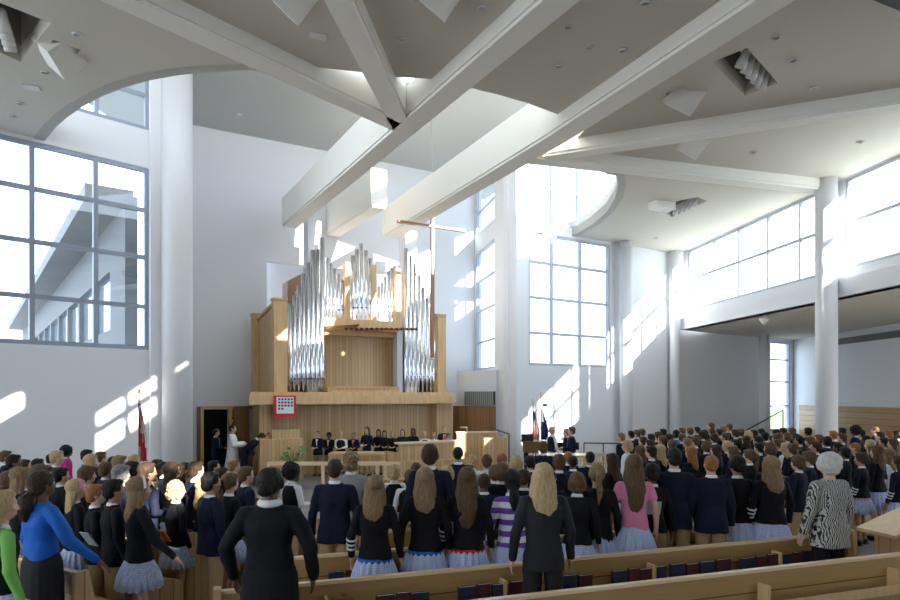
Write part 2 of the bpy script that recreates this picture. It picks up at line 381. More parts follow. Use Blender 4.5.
# lantern side wall on the right, above the low ceiling
LQ0 = P1+DR*(ru+.5); LQ1 = LQ0+Vector((.25,-.968,0))*9
LQ1 = Vector((6.2, 12.0, 0))
wall('wall_lantern_right', LQ0, LQ1, ZC+.28, ZH+.05, bs, holes=[(.35, 8.5, 8.45, 10.7)], th=.15)
window(LQ0, LQ1, .35, 8.5, 8.45, 10.7, bs, [1.6, 2.9, 4.2, 5.5, 6.8], [9.8], label='lantern window above the curved ceiling edge', wd=.08)
# beams
def beam(p, q, wd, z0, z1, label, rev=True):
    p = Vector((p[0],p[1],0)); q = Vector((q[0],q[1],0)); d = (q-p).normalized(); n = Vector((-d.y, d.x, 0))*wd/2
    b = MB(); c = [p-n, q-n, q+n, p+n]
    b.hexa([v+Vector((0,0,z0+.06)) for v in c]+[v+Vector((0,0,z1)) for v in c])
    n2 = n*.86; c = [p-n2, q-n2, q+n2, p+n2]
    b.hexa([v+Vector((0,0,z0)) for v in c]+[v+Vector((0,0,z0+.07)) for v in c])
    return struct(b.build('beam', BEAM), label, 'beam')
ZB = 7.8
def bw(u1, v1, u2, v2): return pt(u1, v1, ZB), pt(u2, v2, ZB)
aE = Vector((-5.0, 20.3, 0)); a1_, a2_ = bw(403,133,562,0); dA = (a2_-a1_); dA.z = 0; dA.normalize()
aS = a1_-dA*((a1_.y-20.6)/dA.y) ; aT = a2_+dA*14
beam(aS, a1_-dA*.2, .5, ZB, 8.7, 'left main ceiling beam reaching down over the organ')
beam(a1_-dA*.2, aT, .5, ZB, ZC+.3, 'main ceiling beam rising from the hub to the top centre')
b1_, b2_ = bw(450,200,600,104); dB = (b2_-b1_); dB.z = 0; dB.normalize()
bS = b1_-dB*((b1_.y-22.0)/dB.y); bT = b2_+dB*16
hB = pt(556,140,ZB)
beam(bS, hB, .55, ZB, 8.75, 'right main ceiling beam passing behind the cross')
beam(hB, bT, .55, ZB, ZC+.3, 'right main ceiling beam rising to the top right')
hA = pt(402,130,ZB)
q = pt(115,0,ZB); d_ = (q-hA).normalized(); beam(hA, q+d_*8, .42, ZB+.01, ZC+.3, 'ceiling beam running from the hub to the upper left')
q = pt(337,0,ZB); d_ = (q-hA).normalized(); beam(hA, q+d_*12, .42, ZB+.01, ZC+.3, 'ceiling beam running from the hub straight towards the viewer')
q1, q2 = pt(545,160,ZB), pt(900,108,ZB); d_ = (q2-q1).normalized(); beam(q1, q2+d_*3, .42, ZB+.01, ZC+.3, 'ceiling beam running right above the clerestory column')
q1, q2 = pt(530,162,ZB), pt(820,193,ZB); beam(q1, q2, .42, ZB+.02, ZC+.3, 'ceiling beam ending on the round column')
e_ = pt(379,208,8.0); beam(e_, Vector(e_)-E*4.2, .5, 8.0, 9.15, 'short white beam in the recess between the two main beams')
# bars across two of the added, unseen sun openings
b = MB()
for q_ in sun_holes[:1]+sun_holes[2:3]:
    m1, m2 = (q_[0]+q_[1])/2, (q_[2]+q_[3])/2
    b.bar(m1+Vector((0,0,.2)), m2+Vector((0,0,.2)), .14, .14)
    b.bar((q_[0]+q_[3])/2+Vector((0,0,.2)), (q_[1]+q_[2])/2+Vector((0,0,.2)), .14, .14)
struct(b.build('added_sun_hole_bars', FRAME))
# exterior wing seen through the left window
X0 = Vector((-8.3, 16.6, 0)); dx = Vector((-.594, .804, 0)); bx_ = Vector((.804, .594, 0))
wall('wall_exterior_wing', X0, X0+dx*40, -1, 7.6, bx_, holes=[(2.2+3.4*i, 5.2+3.4*i, 4.35, 6.0) for i in range(10)], m=mat('exterior_concrete', (.16,.165,.175), .8), th=.3)
b = MB(); 
for i in range(10):
    p = X0+dx*(2.2+3.4*i)+bx_*.15; q = p+dx*3.0
    b.hexa([p+Vector((0,0,4.35)), q+Vector((0,0,4.35)), q+bx_*.05+Vector((0,0,4.35)), p+bx_*.05+Vector((0,0,4.35)), p+Vector((0,0,6)), q+Vector((0,0,6)), q+bx_*.05+Vector((0,0,6)), p+bx_*.05+Vector((0,0,6))])
struct(b.build('exterior_panes', mat('exterior_glass', (.5,.6,.72), .08, .6)), 'ribbon windows of the wing outside', 'window')
p = X0+bx_*-.9; b = MB(); q = p+dx*40
b.hexa([v+Vector((0,0,7.35)) for v in (p, q, q+bx_*1.1, p+bx_*1.1)]+[v+Vector((0,0,7.75)) for v in (p, q, q+bx_*1.1, p+bx_*1.1)])
struct(b.build('exterior_eave', mat('exterior_eave', (.20,.205,.215), .8)), 'flat eave of the wing outside the left window', 'roof')
# ground outside
b = MB(); b.face([(-90,-60,-.35),(100,-60,-.35),(100,120,-.35),(-90,120,-.35)]); struct(b.build('ground', mat('forecourt', (.42,.42,.42), .9)))
b = MB(); b.face([(17,31,-.30),(80,31,-.30),(80,110,-.30),(17,110,-.30)]); struct(b.build('lawn', mat('lawn', (.20,.27,.09), .9)))
# ---------------------------------------------------------------- pipe organ and chancel
def OP(u, b, v=None, z=None):       # point at pixel column u on the plane b metres out from the organ wall
    p0 = RL+E*b; t = along(p0, D, u); p = p0+D*t
    p.z = z if z is not None else CAMZ+(HOR-v)/F*p.y
    return p
def oz(u, b, v): return OP(u, b, v).z
def slab(B, u0, u1, b0, b1, z0, z1, mi=0, ub=None):   # box spanning columns u0..u1 (measured at the front b1), depth b0..b1
    f0, f1 = OP(u0, b1, z=z0), OP(u1, b1, z=z0); g0, g1 = (f0-E*(b1-b0) if ub is None else OP(ub, b0, z=z0)), f1-E*(b1-b0)
    up = Vector((0,0,z1-z0)); B.hexa([f0, f1, g1, g0]+[x+up for x in (f0, f1, g1, g0)], mi)
RZ = math.radians(30)
organ = empty('pipe_organ', OP(345, 1.0, z=0), RZ, 'pipe organ with silver pipes in a light maple case on the back wall', 'organ')
def ob(B, name, m): return B.build(name, m, organ, world=True)
zt = oz(345, 2.6, 394); zb = oz(345, 2.6, 404)
B = MB(); slab(B, 270, 438, .1, 2.1, 0, zb+.02, ub=271); ob(B, 'base_panelling', MAPLE)
B = MB(); slab(B, 259, 270.5, .3, 2.5, 0, zb+.02, ub=263); ob(B, 'base_pier', MAPLE)
B = MB(); slab(B, 437, 452.5, .1, 2.5, 0, zb+.02); ob(B, 'base_pier', MAPLE)
B = MB(); slab(B, 249, 455, .1, 2.8, zb, zt-.06, ub=249); slab(B, 250, 454, .1, 2.7, zt-.06, zt+.06, ub=251); ob(B, 'cornice', MAPLEP)
zl = zt+.06
# left case
B = MB(); slab(B, 274, 287.5, 1.9, 2.2, zl, oz(280, 2.2, 300)); slab(B, 273.5, 288, 1.85, 2.25, oz(280,2.2,300), oz(280,2.2,298)); ob(B, 'case_post', MAPLEP)
B = MB(); slab(B, 253, 260, .45, .75, zl, oz(255,.75,315)); slab(B, 252.5, 260.5, .42, .79, oz(255,.75,315), oz(255,.75,313)); ob(B, 'case_post', MAPLEP)
B = MB(); p = OP(258, .7, z=zl); q = OP(275, 2.0, z=zl); n = Vector(((q-p).y, -(q-p).x, 0)).normalized()*.05
h0 = oz(258,.7,319); h1 = oz(275,2.0,303)
B.hexa([p, q, q-n, p-n]+[Vector((p.x,p.y,h0)), Vector((q.x,q.y,h1)), Vector(((q-n).x,(q-n).y,h1)), Vector(((p-n).x,(p-n).y,h0))]); ob(B, 'case_side', MAPLE)
B = MB(); B.bar((p.x,p.y,h0), (q.x,q.y,h1), .12, .1); ob(B, 'case_side_rail', MAPLEP)
# right case
B = MB(); slab(B, 438, 446, 1.9, 2.2, zl, oz(441, 2.2, 316)); slab(B, 437.5, 446.5, 1.86, 2.24, oz(441,2.2,316), oz(441,2.2,314)); ob(B, 'case_post', MAPLEP)
B = MB(); p = OP(446, 2.0, z=zl); B.bar(p-E*.1+Vector((0,0,1.1)), p-E*1.2+Vector((0,0,1.1)), .05, 2.2); ob(B, 'case_side', MAPLE)
B = MB(); slab(B, 436, 438.3, 1.7, 2.1, zl, oz(437,2.1,319)); ob(B, 'case_post', MAPLEP)
# swell box behind
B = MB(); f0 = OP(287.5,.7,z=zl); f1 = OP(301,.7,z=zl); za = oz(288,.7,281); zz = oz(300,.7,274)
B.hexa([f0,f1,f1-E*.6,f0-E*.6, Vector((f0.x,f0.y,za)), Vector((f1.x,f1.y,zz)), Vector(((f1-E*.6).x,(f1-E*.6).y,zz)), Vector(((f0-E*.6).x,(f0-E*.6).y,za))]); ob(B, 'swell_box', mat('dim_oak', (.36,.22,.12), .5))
# centre
B = MB(); slab(B, 325, 400, .5, 1.3, zl, oz(360,1.3,330)); ob(B, 'centre_panelling', MAPLE)
B = MB(); slab(B, 324, 402, .5, 1.75, oz(360,1.75,336), oz(360,1.75,329)); ob(B, 'centre_moulding', MAPLEP)
B = MB(); slab(B, 328, 399, 1.2, 2.35, zl, oz(360,2.35,388)); slab(B, 327.5, 399.5, 1.2, 2.4, oz(360,2.35,388), oz(360,2.35,386.5)); ob(B, 'key_desk_ledge', MAPLEP)
zs0, zs1 = oz(360, 2.1, 328), oz(360, 2.1, 319.5)
B = MB(); slab(B, 324, 401, 1.2, 2.1, zs0, zs1); ob(B, 'pipe_shelf', MAPLEP)
for u0, u1, vt in ((345.5,350.3,262), (371.5,376.5,264.5), (396,401,268)):
    B = MB(); slab(B, u0, u1, 1.7, 2.0, zs1, oz(u0, 2.0, vt)); ob(B, 'tower_post', MAPLEP)
B = MB(); slab(B, 397.2, 402.6, 1.7, 2.0, zl, zs1-.1); ob(B, 'grey_post', mat('grey_plaster', (.55,.58,.63), .6))
PIPE_M = {}
def pipe(u, vt, vm, vb, wpx, b, name='organ_pipe'):
    p = OP(u, b, vb); zt_ = oz(u, b, vt); zm = oz(u, b, vm); r = wpx/2/F*p.y*.94
    z0 = p.z; B = MB(); 
    B.lathe([(r*.28, z0), (r*.45, z0+(zm-z0)*.3), (r, zm), (r, zt_-.02), (r*.86, zt_-.02), (r*.86, zt_-.3), (0.002, zt_-.3)], (p.x, p.y, 0), 18)
    # mouth with its dark slot, upper lip and ears
    f = E; s_ = D
    c = Vector((p.x, p.y, 0))+f*(r*.96)
    B.box((c.x, c.y, zm+r*.5), (r*1.25, r*.16, r*.75), RZ, mi=1)
    for sg in (-1, 1):
        q = c+s_*sg*r*.7; B.box((q.x, q.y, zm+r*.5), (r*.14, r*.5, r*1.2), RZ)
    lip = [c+s_*-.62*r+Vector((0,0,zm+r)), c+s_*.62*r+Vector((0,0,zm+r)), c+Vector((0,0,zm+r*3.6))]
    B.face([v+f*.012 for v in lip], mi=2)
    return ob(B, name, [PIPE, PIPED, mat('pipe_lip', (.55,.57,.62), .3, 1)])
for u, vt, wpx in ((290.3,303,4),(294.4,295,4.4),(298.9,285,4.6),(303.4,273,4.6),(308,262,4.7),(312.7,249.5,4.7),(317.2,249,4.5),(322,237,5.4)): pipe(u, vt, 380, 391, wpx, 2.0)
for u, vt in ((288.5,312),(296.6,291),(305.7,268),(310.4,263),(315,256)): pipe(u, vt, 372, 386, 3.6, 1.55)
for u, vt in ((327,257),(330.6,263),(334.6,268),(338.4,274),(342.2,280)): pipe(u, vt, 311, 318.5, 3.6, 1.8)
for u, vt in ((352.8,255),(356.8,249),(361.2,243),(365.8,250),(370,258)): pipe(u, vt, 309, 318.5, 4.2, 1.85)
for u, vt in ((378.7,286),(381.8,282),(385,276),(388.4,271),(391.6,267),(394.4,265)): pipe(u, vt, 312, 319, 3.1, 1.8)
for u, vt in ((405.8,248),(410,255),(414,263),(418.5,275),(422.8,287),(427,298),(430.9,306),(434.2,313)): pipe(u, vt, 378, 392, 4.3, 2.0)
for u, vt in ((408,270),(416.3,284),(425,305)): pipe(u, vt, 366, 384, 3.4, 1.6)
# rack boards behind the feet
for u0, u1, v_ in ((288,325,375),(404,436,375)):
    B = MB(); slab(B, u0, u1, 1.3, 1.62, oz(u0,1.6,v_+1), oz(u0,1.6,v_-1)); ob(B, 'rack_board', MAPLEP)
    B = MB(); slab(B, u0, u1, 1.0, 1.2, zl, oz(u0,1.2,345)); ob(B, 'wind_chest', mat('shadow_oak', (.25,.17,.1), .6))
# horizontal trumpets fanning out from the shelf
copper = mat('aged_copper', (.42,.20,.09), .35, .6)
for i in range(15):
    t = i/14; u = 354+42*t
    a = OP(u, 2.05, z=(zs0+.02)); L_ = .5+.3*t
    e = a+E*L_+D*(-.45+.8*t)+Vector((0,0,-.12+.08*t))
    B = MB(); B.tube([a, a.lerp(e,.7), e], [.012,.022,.05], 10); B.tube([e, e+(e-a).normalized()*.012], [.043,.043], 10, mi=1); ob(B, 'horizontal_trumpet', [copper, DARK])
B = MB(); a = OP(326, 2.1, z=zs0-.12); c1 = OP(352, 2.1, z=zs0-.05)
rows = []
for k in range(6):
    t = k/5; rows.append([a.lerp(c1, t)+E*0+Vector((0,0,-.08*t)), a.lerp(c1, t)+E*(.15+.5*t)+Vector((0,0,.10-.12*t+.1*t*t))])
for k in range(5):
    for dz in (0, .03): B.face([rows[k][0]+Vector((0,0,dz)), rows[k+1][0]+Vector((0,0,dz)), rows[k+1][1]+Vector((0,0,dz)), rows[k][1]+Vector((0,0,dz))])
ob(B, 'trumpet_tray', MAPLEP)
B = MB(); slab(B, 352, 398, 2.1, 2.35, zs0-.10, zs0-.02); ob(B, 'trumpet_rail', copper)
# red framed hymn board
hb = empty('hymn_board', OP(285, 2.86, v=417), RZ, 'red framed white board with rows of dark dots on the organ gallery', 'notice board')
B = MB(); slab(B, 274.2, 296, 2.82, 2.87, oz(285,2.87,417), oz(285,2.87,395.5)); B.build('frame', mat('red_lacquer', (.62,.015,.03), .4), hb, world=True)
B = MB(); slab(B, 276.6, 293.8, 2.87, 2.885, oz(285,2.87,413.5), oz(285,2.87,397)); B.build('panel', mat('white_card', (.8,.8,.84), .5), hb, world=True)
for r_, n_ in enumerate((5,5,5,2)):
    for k in range(n_):
        B = MB(); c_ = OP(279.2+k*3.15, 2.89, v=399.3+r_*3.15); B.box(c_, (.055, .01, .055), RZ)
        B.build('number_mark', mat('ink', (.03,.04,.09), .5), hb, world=True)
# stepped panelled screen below the board
sc = empty('panelled_screen', OP(285, 3.2, z=0), RZ, 'stepped maple panel screen below the red framed board', 'screen')
B = MB(); slab(B, 272, 300, 2.9, 3.2, 0, oz(285,3.2,430)); B.build('upper_panel', MAPLE, sc, world=True)
B = MB(); slab(B, 260, 304, 3.2, 3.4, 0, oz(285,3.4,439)); B.build('lower_panel', MAPLE, sc, world=True)
# wood wall and doorway left of the organ
B = MB(); t0 = along(RL+E*.06, D, 197); t1 = along(RL+E*.06, D, 268)
p_, q_ = RL+E*.08+D*t0, RL+E*.08+D*t1
h0_ = along(p_, D, 204); h1_ = along(p_, D, 229); h2_ = along(p_, D, 249); h3_ = along(p_, D, 258)
wall('wall_wood_panel', p_, q_, 0, 2.14, -E, holes=[(h0_, h1_, 0, 2.05), (h2_, h3_, .9, 2.05)], th=.07, m=DWOOD)
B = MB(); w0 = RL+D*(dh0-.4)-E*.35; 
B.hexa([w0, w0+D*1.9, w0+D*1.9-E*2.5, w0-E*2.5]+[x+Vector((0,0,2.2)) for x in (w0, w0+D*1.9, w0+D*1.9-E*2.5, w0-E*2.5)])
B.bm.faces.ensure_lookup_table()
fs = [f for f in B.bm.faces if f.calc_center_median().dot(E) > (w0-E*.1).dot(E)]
bmesh.ops.delete(B.bm, geom=fs, context='FACES'); struct(B.build('wall_vestry', mat('darkened_vestry_wall', (.10,.10,.11), .8)))  # darkness of the unlit room is put into the wall colour
B = MB(); pd = p_+E*.03
for k in (h0_-.06, h1_+.03): B.box(pd+D*k+Vector((0,0,1.04)), (.09,.08,2.08), RZ)
B.box(pd+D*((h0_+h1_)/2)+Vector((0,0,2.09)), (h1_-h0_+.2,.08,.08), RZ); struct(B.build('door_1', MAPLEP), 'open doorway in the dark wood wall left of the organ', 'door')
ic = OP(231.5, .1, v=424); B = MB(); B.box(ic+E*.03, (.16,.03,.42), RZ); B.box(ic+E*.05+Vector((0,0,.1)), (.09,.03,.09), RZ, mi=1); B.box(ic+E*.05+Vector((0,0,-.1)), (.09,.03,.14), RZ, mi=1)
tag(B.build('wall_picture', [mat('dark_picture', (.05,.03,.02), .4), mat('gilt', (.75,.45,.12), .3, .8)], world=True), 'small dark and gold picture beside the open doorway', 'picture')
wc = empty('wall_cross', OP(238.5, .1, v=433), RZ, 'small dark cross hanging on the wood wall by the doorway', 'cross')
B = MB(); c_ = OP(258.5,.2,v=421); B.box(c_, (.03,.02,.5), RZ); B.box(c_+Vector((0,0,.12)), (.26,.02,.03), RZ); B.build('bar', mat('bronze', (.25,.16,.09), .4, .7), wc, world=True)
# wood panelling and air grille right of the organ
q1, q2 = OP(453, 1.6, z=0), P1-DS*.9; q2 = Vector(((494.5-450)/F*22.2, 22.2, 0)); dq = (q2-q1).normalized()
zw = CAMZ-(406-HOR)/F*22.8
wall('wall_wood_right', q1, q2, 0, zw, Vector((-dq.y, dq.x, 0)), th=.1, m=DWOOD)
g1 = Vector(((465-450)/F*22.9, 22.9, 0)); g2 = q2
B = MB(); z0_, z1_ = CAMZ+(HOR-405)/F*22.5, CAMZ+(HOR-391.5)/F*22.5; n_ = Vector((dq.y,-dq.x,0))
zz1 = z0_
B.bar((g1+g2)/2-(g2-g1)*.5+Vector((0,0,(z0_+z1_)/2)), (g1+g2)/2+(g2-g1)*.5+Vector((0,0,(z0_+z1_)/2)), .1, z1_-z0_)
for k in range(15):
    c_ = g1.lerp(g2, (k+.5)/15)+n_*.07; B.box((c_.x, c_.y, (z0_+z1_)/2), (.04,.05,z1_-z0_), math.atan2(dq.y, dq.x), mi=1)
tag(B.build('air_grille', [mat('grille_dark', (.02,.02,.02), .6), mat('grille_slat', (.34,.35,.32), .5)], world=True), 'grey slatted air grille above the dark wood panelling', 'grille')
B = MB(); c1_ = g1-dq*.4; B.hexa([v+Vector((0,0,z)) for z in (0, 3.35) for v in (c1_-n_*.12, g2-n_*.12, g2-n_*.9+dq*.3, c1_-n_*.9)]); struct(B.build('wall_sill_block', WHITE))
# hanging cross
Yc = 19.6
cr = empty('hanging_cross', py(432.5, 359, Yc), RZ, 'slender tall wooden cross hanging in front of the organ', 'cross')
B = MB(); zc0 = py(432,358,Yc).z; zc1 = py(432,176,Yc).z; X_ = py(432.3,358,Yc)
B.box((X_.x, Yc, (zc0+zc1)/2), (.10,.10,zc1-zc0), RZ); B.build('upright', mat('walnut', (.30,.15,.09), .4), cr, world=True)
B = MB(); zc = py(432,226.5,Yc).z; B.box((X_.x, Yc, zc), (2.3,.12,.07), RZ); B.build('crossbar', MATS['walnut'], cr, world=True)
B = MB(); B.lathe([(.07, zc0-.05),(.07,zc0)], (X_.x,Yc,0), 12); B.build('end_cap', CHROME, cr, world=True)
B = MB(); B.tube([(X_.x,Yc,zc1),(X_.x-.02,Yc,ZH)], .006, 6); B.build('cable', CHROME, cr, world=True)
# ---- ceiling fixtures
def spk(ps, vtip, lab, dz=-.28, yaw=0, s=.5):
    c = sum(ps, Vector())/4; e = empty('ceiling_speaker', (c.x, c.y, ZC+.05), yaw, lab, 'loudspeaker', 'speakers sunk in the ceiling')
    M = Matrix.Rotation(math.radians(28), 4, 'Z') @ Matrix.Rotation(math.radians(40), 4, 'X') @ Matrix.Rotation(math.radians(24), 4, 'Y')
    B = MB(); B.box((0,0,0), (s*1.15,s*.8,s), M=M); B.build('cabinet', SPKW, e)
    B = MB(); B.box((0,0,0), (s*1.02,.03,s*.88), M=M @ Matrix.Translation((0,-s*.41,0))); B.build('grille', GRILL, e)
    B = MB(); B.tube([(0,.05,.2),(0,.05,.5)], .02); B.build('bracket', CHROME, e)
spk(pockets['spk_left'], 0, 'white loudspeaker in the ceiling above the left window', yaw=.9)
spk(pockets['spk_right'], 0, 'white loudspeaker in the ceiling left of the right lamp well', yaw=-.5)
spk(pockets['spk_top1'], 0, 'white loudspeaker at the top edge between two left beams', yaw=.2)
spk(pockets['spk_top2'], 0, 'white loudspeaker at the top edge between the centre beams', yaw=-.1)
p = pt(690,146,ZC-.05); spk([p]*4, 0, 'white loudspeaker below the beam near the curved ceiling', s=.5, yaw=-.4)
def lamps(a, b_, n, lab, r=.095):
    c = (a+b_)/2; e = empty('spotlight_bar', c, 0, lab, 'spotlight', 'spotlight bars sunk in the ceiling')
    B = MB(); B.bar(a+Vector((0,0,.12)), b_+Vector((0,0,.12)), .05, .05); B.build('track', LAMPM, e, world=True)
    for i in range(n):
        p = a.lerp(b_, (i+.5)/n); d_ = Vector((-.2,.55,-.75)).normalized(); B = MB()
        q_ = d_.to_track_quat('Z','Y').to_matrix().to_4x4()
        B.lathe([(.03,-.18),(r*.7,-.15),(r*.8,0),(r,.05),(r,.15),(r*.8,.15),(r*.6,.06),(.01,.05)], M=Matrix.Translation(p) @ q_, n=14)
        h = B.build('spot_head', LAMPM, e, world=True)
lamps(pt(741,56,ZC+.1), pt(766,83,ZC+.1), 5, 'row of white spotlights in the square ceiling well at right')
lamps(pt(2,18,ZC+.1), pt(10,44,ZC+.1), 4, 'row of white spotlights in the ceiling well at top left')
lamps(pt(674,211,ZC+.1), pt(700,200,ZC+.1), 5, 'row of spotlights in the far slot of the right ceiling', r=.075)
B = MB(); c_ = pt(662,206,ZC-.1); B.box(c_, (.7,.35,.22), .4); tag(B.build('ceiling_projector', SPKW, world=True), 'white box unit beside the far ceiling slot', 'projector')
proto = None
for i, (u, v, zz) in enumerate(((77,34,ZC),(45,72,ZC),(20,103,ZC),(12,116,ZC),(482,8,ZC),(568,27,ZC),(623,50,ZC),(645,3,ZC),(402,39,ZC),(776,37,ZC),(814,88,ZC),(697,112,ZC),(753,152,ZC),(860,142,ZC),(558,66,ZC),(589,47,ZC),(240,114,ZH),(656,238,ZC),(793,60,ZC))):
    p = pt(u, v, zz); where = {77:'between lamp well and loudspeaker at top left',45:'just below the top left loudspeaker',20:'above the left window, upper of two',12:'above the left window, lower of two',482:'at the top edge right of the centre loudspeaker',568:'between the two main beams, upper one',623:'left of the square lamp well, across the beam',645:'at the top edge above the right main beam',402:'between the two beams meeting at the hub',776:'above the square lamp well at right',814:'right of the square lamp well',697:'below the right loudspeaker',753:'under the lower right beam',860:'at far right under the lower right beam',558:'between the two main beams, lower one',589:'between the two main beams, rightmost one',656:'on the curved ceiling near the pilasters',793:'between lamp well and top right corner'}.get(u, '')
    if proto is None:
        e = proto = empty('downlight', p)
        B = MB(); B.lathe([(.05,-.002),(.075,-.002),(.075,-.02),(.06,-.025),(.05,.0)], n=16); B.build('trim_ring', LAMPM, e)
        B = MB(); B.lathe([(.0001,-.006),(.055,-.006),(.055,-.003)], n=16); B.build('reflector', CHROME, e)
    else: e = copy_tree(proto); e.location = p
    tag(e, 'small round ceiling downlight ' + where if v != 114 else 'single downlight in the high ceiling above the organ', 'downlight', 'ceiling downlights')
for u, v in ((32,88),(318,36)):
    B = MB(); c_ = pt(u,v,ZC-.012); B.box(c_, (.26,.18,.02), .3); tag(B.build('ceiling_vent', LAMPM, world=True), 'flat white vent plate in the ceiling ' + ('above the left window' if u < 100 else 'between the two left beams'), 'vent')
B = MB(); c_ = pt(764,316,5.02); B.lathe([(.04,0),(.05,-.05),(.16,-.06),(.12,-.16),(.03,-.28),(.001,-.28)], c_, 14); tag(B.build('ceiling_projector', GRILL, world=True), 'grey cone fitting under the gallery soffit', 'lamp')
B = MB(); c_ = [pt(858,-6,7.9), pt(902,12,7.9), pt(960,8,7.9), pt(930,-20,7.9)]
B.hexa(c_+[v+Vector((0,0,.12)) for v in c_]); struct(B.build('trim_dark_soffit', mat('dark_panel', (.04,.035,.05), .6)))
# ---------------------------------------------------------------- pews
PA = Vector((.944, .331, 0)).normalized(); PN = Vector((-PA.y, PA.x, 0))
PB2 = Vector((-1.97, 5.5, 0))
PEWTOP = .85
capm = mat('pale_maple_edge', (.78,.60,.38), .25)
def pew(p, q, n, label, ends=(True, True), rack=True, group=None):
    d = (q-p); L = d.length; d.normalize()
    e = empty('pew', p.lerp(q, .5), math.atan2(d.y, d.x), label, 'pew', group)
    sg = 1 if Vector((-d.y, d.x, 0)).dot(n) > 0 else -1     # local +y*sg is the way the sitters face
    B = MB()
    pr = [(-.02,.14),(.10,.40),(.0,PEWTOP-.03),(-.035,PEWTOP-.03),(.05,.40),(-.06,.14)]
    R = []
    for x in (-L/2, L/2): R.append([(x, y*sg, z) for y, z in pr])
    B.rings(R, smooth=False)
    for f in B.bm.faces:
        for lp in f.loops: lp[B.uv].uv = (lp.vert.co.z*1.0+.02, lp.vert.co.x)
    o = B.build('backrest', MAPLEH_V, e)
    B = MB(); B.box((0, -.017*sg, PEWTOP-.015), (L, .06, .03)); B.build('top_rail', capm, e)
    B = MB(); B.box((0, .24*sg, .42), (L, .36, .04)); B.build('seat', MAPLEP, e)
    if rack:
        B = MB(); B.box((0, -.10*sg, .49), (L-.3, .13, .018)); B.box((0, -.165*sg, .53), (L-.3, .015, .09)); B.build('book_rack', MAPLEP, e)
        for k in range(int(L/1.7)):
            x = -L/2+.9+k*1.7; B = MB(); B.box((x, -.09*sg, .60), (.03, .13, .24)); B.build('rack_bracket', MAPLEP, e)
    for k, s_ in enumerate((-1, 1)):
        if not ends[k]: continue
        prof = [(-.10,0),(.45,0),(.45,.40),(.40,.46),(.20,.52),(.10,.60),(.045,PEWTOP+.02),(-.075,PEWTOP+.02),(-.10,.5)]
        x0 = s_*L/2; B = MB(); B.rings([[(x0+t, y*sg, z) for y, z in prof] for t in (-.03, .03)], smooth=False)
        for f in B.bm.faces:
            for lp in f.loops: lp[B.uv].uv = (lp.vert.co.y, lp.vert.co.z)
        B.build('end_panel', MAPLE2, e)
    return e
MAPLEH_V = planks('pew_maple', (.46,.28,.10), (.54,.34,.135), (.60,.39,.165), .21, rough=.28)
MAPLE2 = planks('pew_end_maple', (.58,.38,.18), (.64,.43,.21), (.70,.48,.26), .16, rough=.3)
names = ['nearest pew, its long back crossing the bottom right corner', 'second pew from the front of the picture, hymnals in its back rack',
         'third pew from the viewer, behind the first row of girls', 'fourth pew from the viewer in the centre block', 'fifth pew from the viewer in the centre block',
         'sixth pew from the viewer in the centre block', 'seventh pew from the viewer in the centre block', 'eighth pew from the viewer in the centre block', 'farthest pew of the centre block']
PEWS = []
for k in range(9):
    off = (k-1)*.96
    p = PB2+PN*off+PA*(.42*max(0, k-1)+(.55 if k == 0 else 0)); q = PB2+PN*off+PA*(7.22+(2.2 if k == 0 else -.1*max(0,k-1)))
    PEWS.append(pew(p, q, PN, 'long maple pew, '+names[k], group='pews of the centre block'))
# hymnals
bk = {'n': mat('navy_book_cloth', (.015,.02,.06), .5), 'm': mat('maroon_book_cloth', (.07,.012,.02), .5)}
page = mat('page_edges', (.72,.68,.62), .6)
def book_mesh(h, w):
    cov = MB(); cov.box((0,-.019,h/2), (w,.003,h)); cov.box((0,.019,h/2), (w,.003,h)); cov.box((-w/2,0,h/2), (.004,.04,h))
    pg = MB(); pg.box((.003,0,h/2-.002), (w-.012,.034,h-.008)); return cov, pg
def line_t(p, d, u): return along(p, d, u)
books2 = [(334,354,'n'),(376,395,'n'),(396.5,410,'m'),(410.5,429,'n'),(458,476,'n'),(476.7,490,'m'),(492,509,'n'),(510,523,'m'),(562,577,'n'),(578,592,'m'),(612,627,'n'),(628,639,'m'),(639.5,651,'m'),(652,666,'n'),(670,685,'n'),(686,698,'m'),(699.5,714.5,'n'),(715.5,730,'m'),(740,755,'n'),(755.7,766,'m'),(766.7,779,'m'),(780,792,'n'),(793,802,'m'),(803,812,'n')]
books3 = [(328,344,'n'),(346,356,'m'),(402,416,'n'),(656,668,'n'),(722,733,'n'),(735,745,'m'),(746,757,'n')]
spots = ['under the man in navy at left', 'left of the rugby-striped shirt', 'just left of the suited blonde woman', 'just right of the suited blonde woman', 'under the pink shirted girl', 'left of the white haired woman']
cnt = {}
for pk, lst in ((1, books2), (2, books3)):
    base = PB2+PN*((pk-1)*.96)
    for i, (ua, ub_, c) in enumerate(lst):
        off = base-PN*.105; ta, tb = line_t(off, PA, ua), line_t(off, PA, ub_); wd = abs(tb-ta)*.94; p = off+PA*((ta+tb)/2)
        e = empty('hymnal', (p.x, p.y, .501), math.atan2(PA.y, PA.x)+random.uniform(-.02,.02))
        a_, b_ = book_mesh(.185+.008*((i*7)%3), min(wd, .2)); a_.build('cover', bk[c], e); b_.build('pages', page, e)
        um = (ua+ub_)/2; sp = spots[0] if um < 440 and pk == 1 and um < 370 else spots[1] if um < 480 else spots[2] if um < 525 else spots[3] if um < 600 else spots[4] if um < 700 else spots[5]
        if pk == 2: sp = 'under the man in navy at left' if um < 420 else 'between the navy blazers at right'
        key = (pk, c, sp); cnt.setdefault(key, []).append(e)
ordn = ['first','second','third','fourth','fifth','sixth','seventh','eighth','ninth','tenth','eleventh','twelfth']
def ordinal(i): return ordn[i] if i < 12 else '%dth' % (i+1)
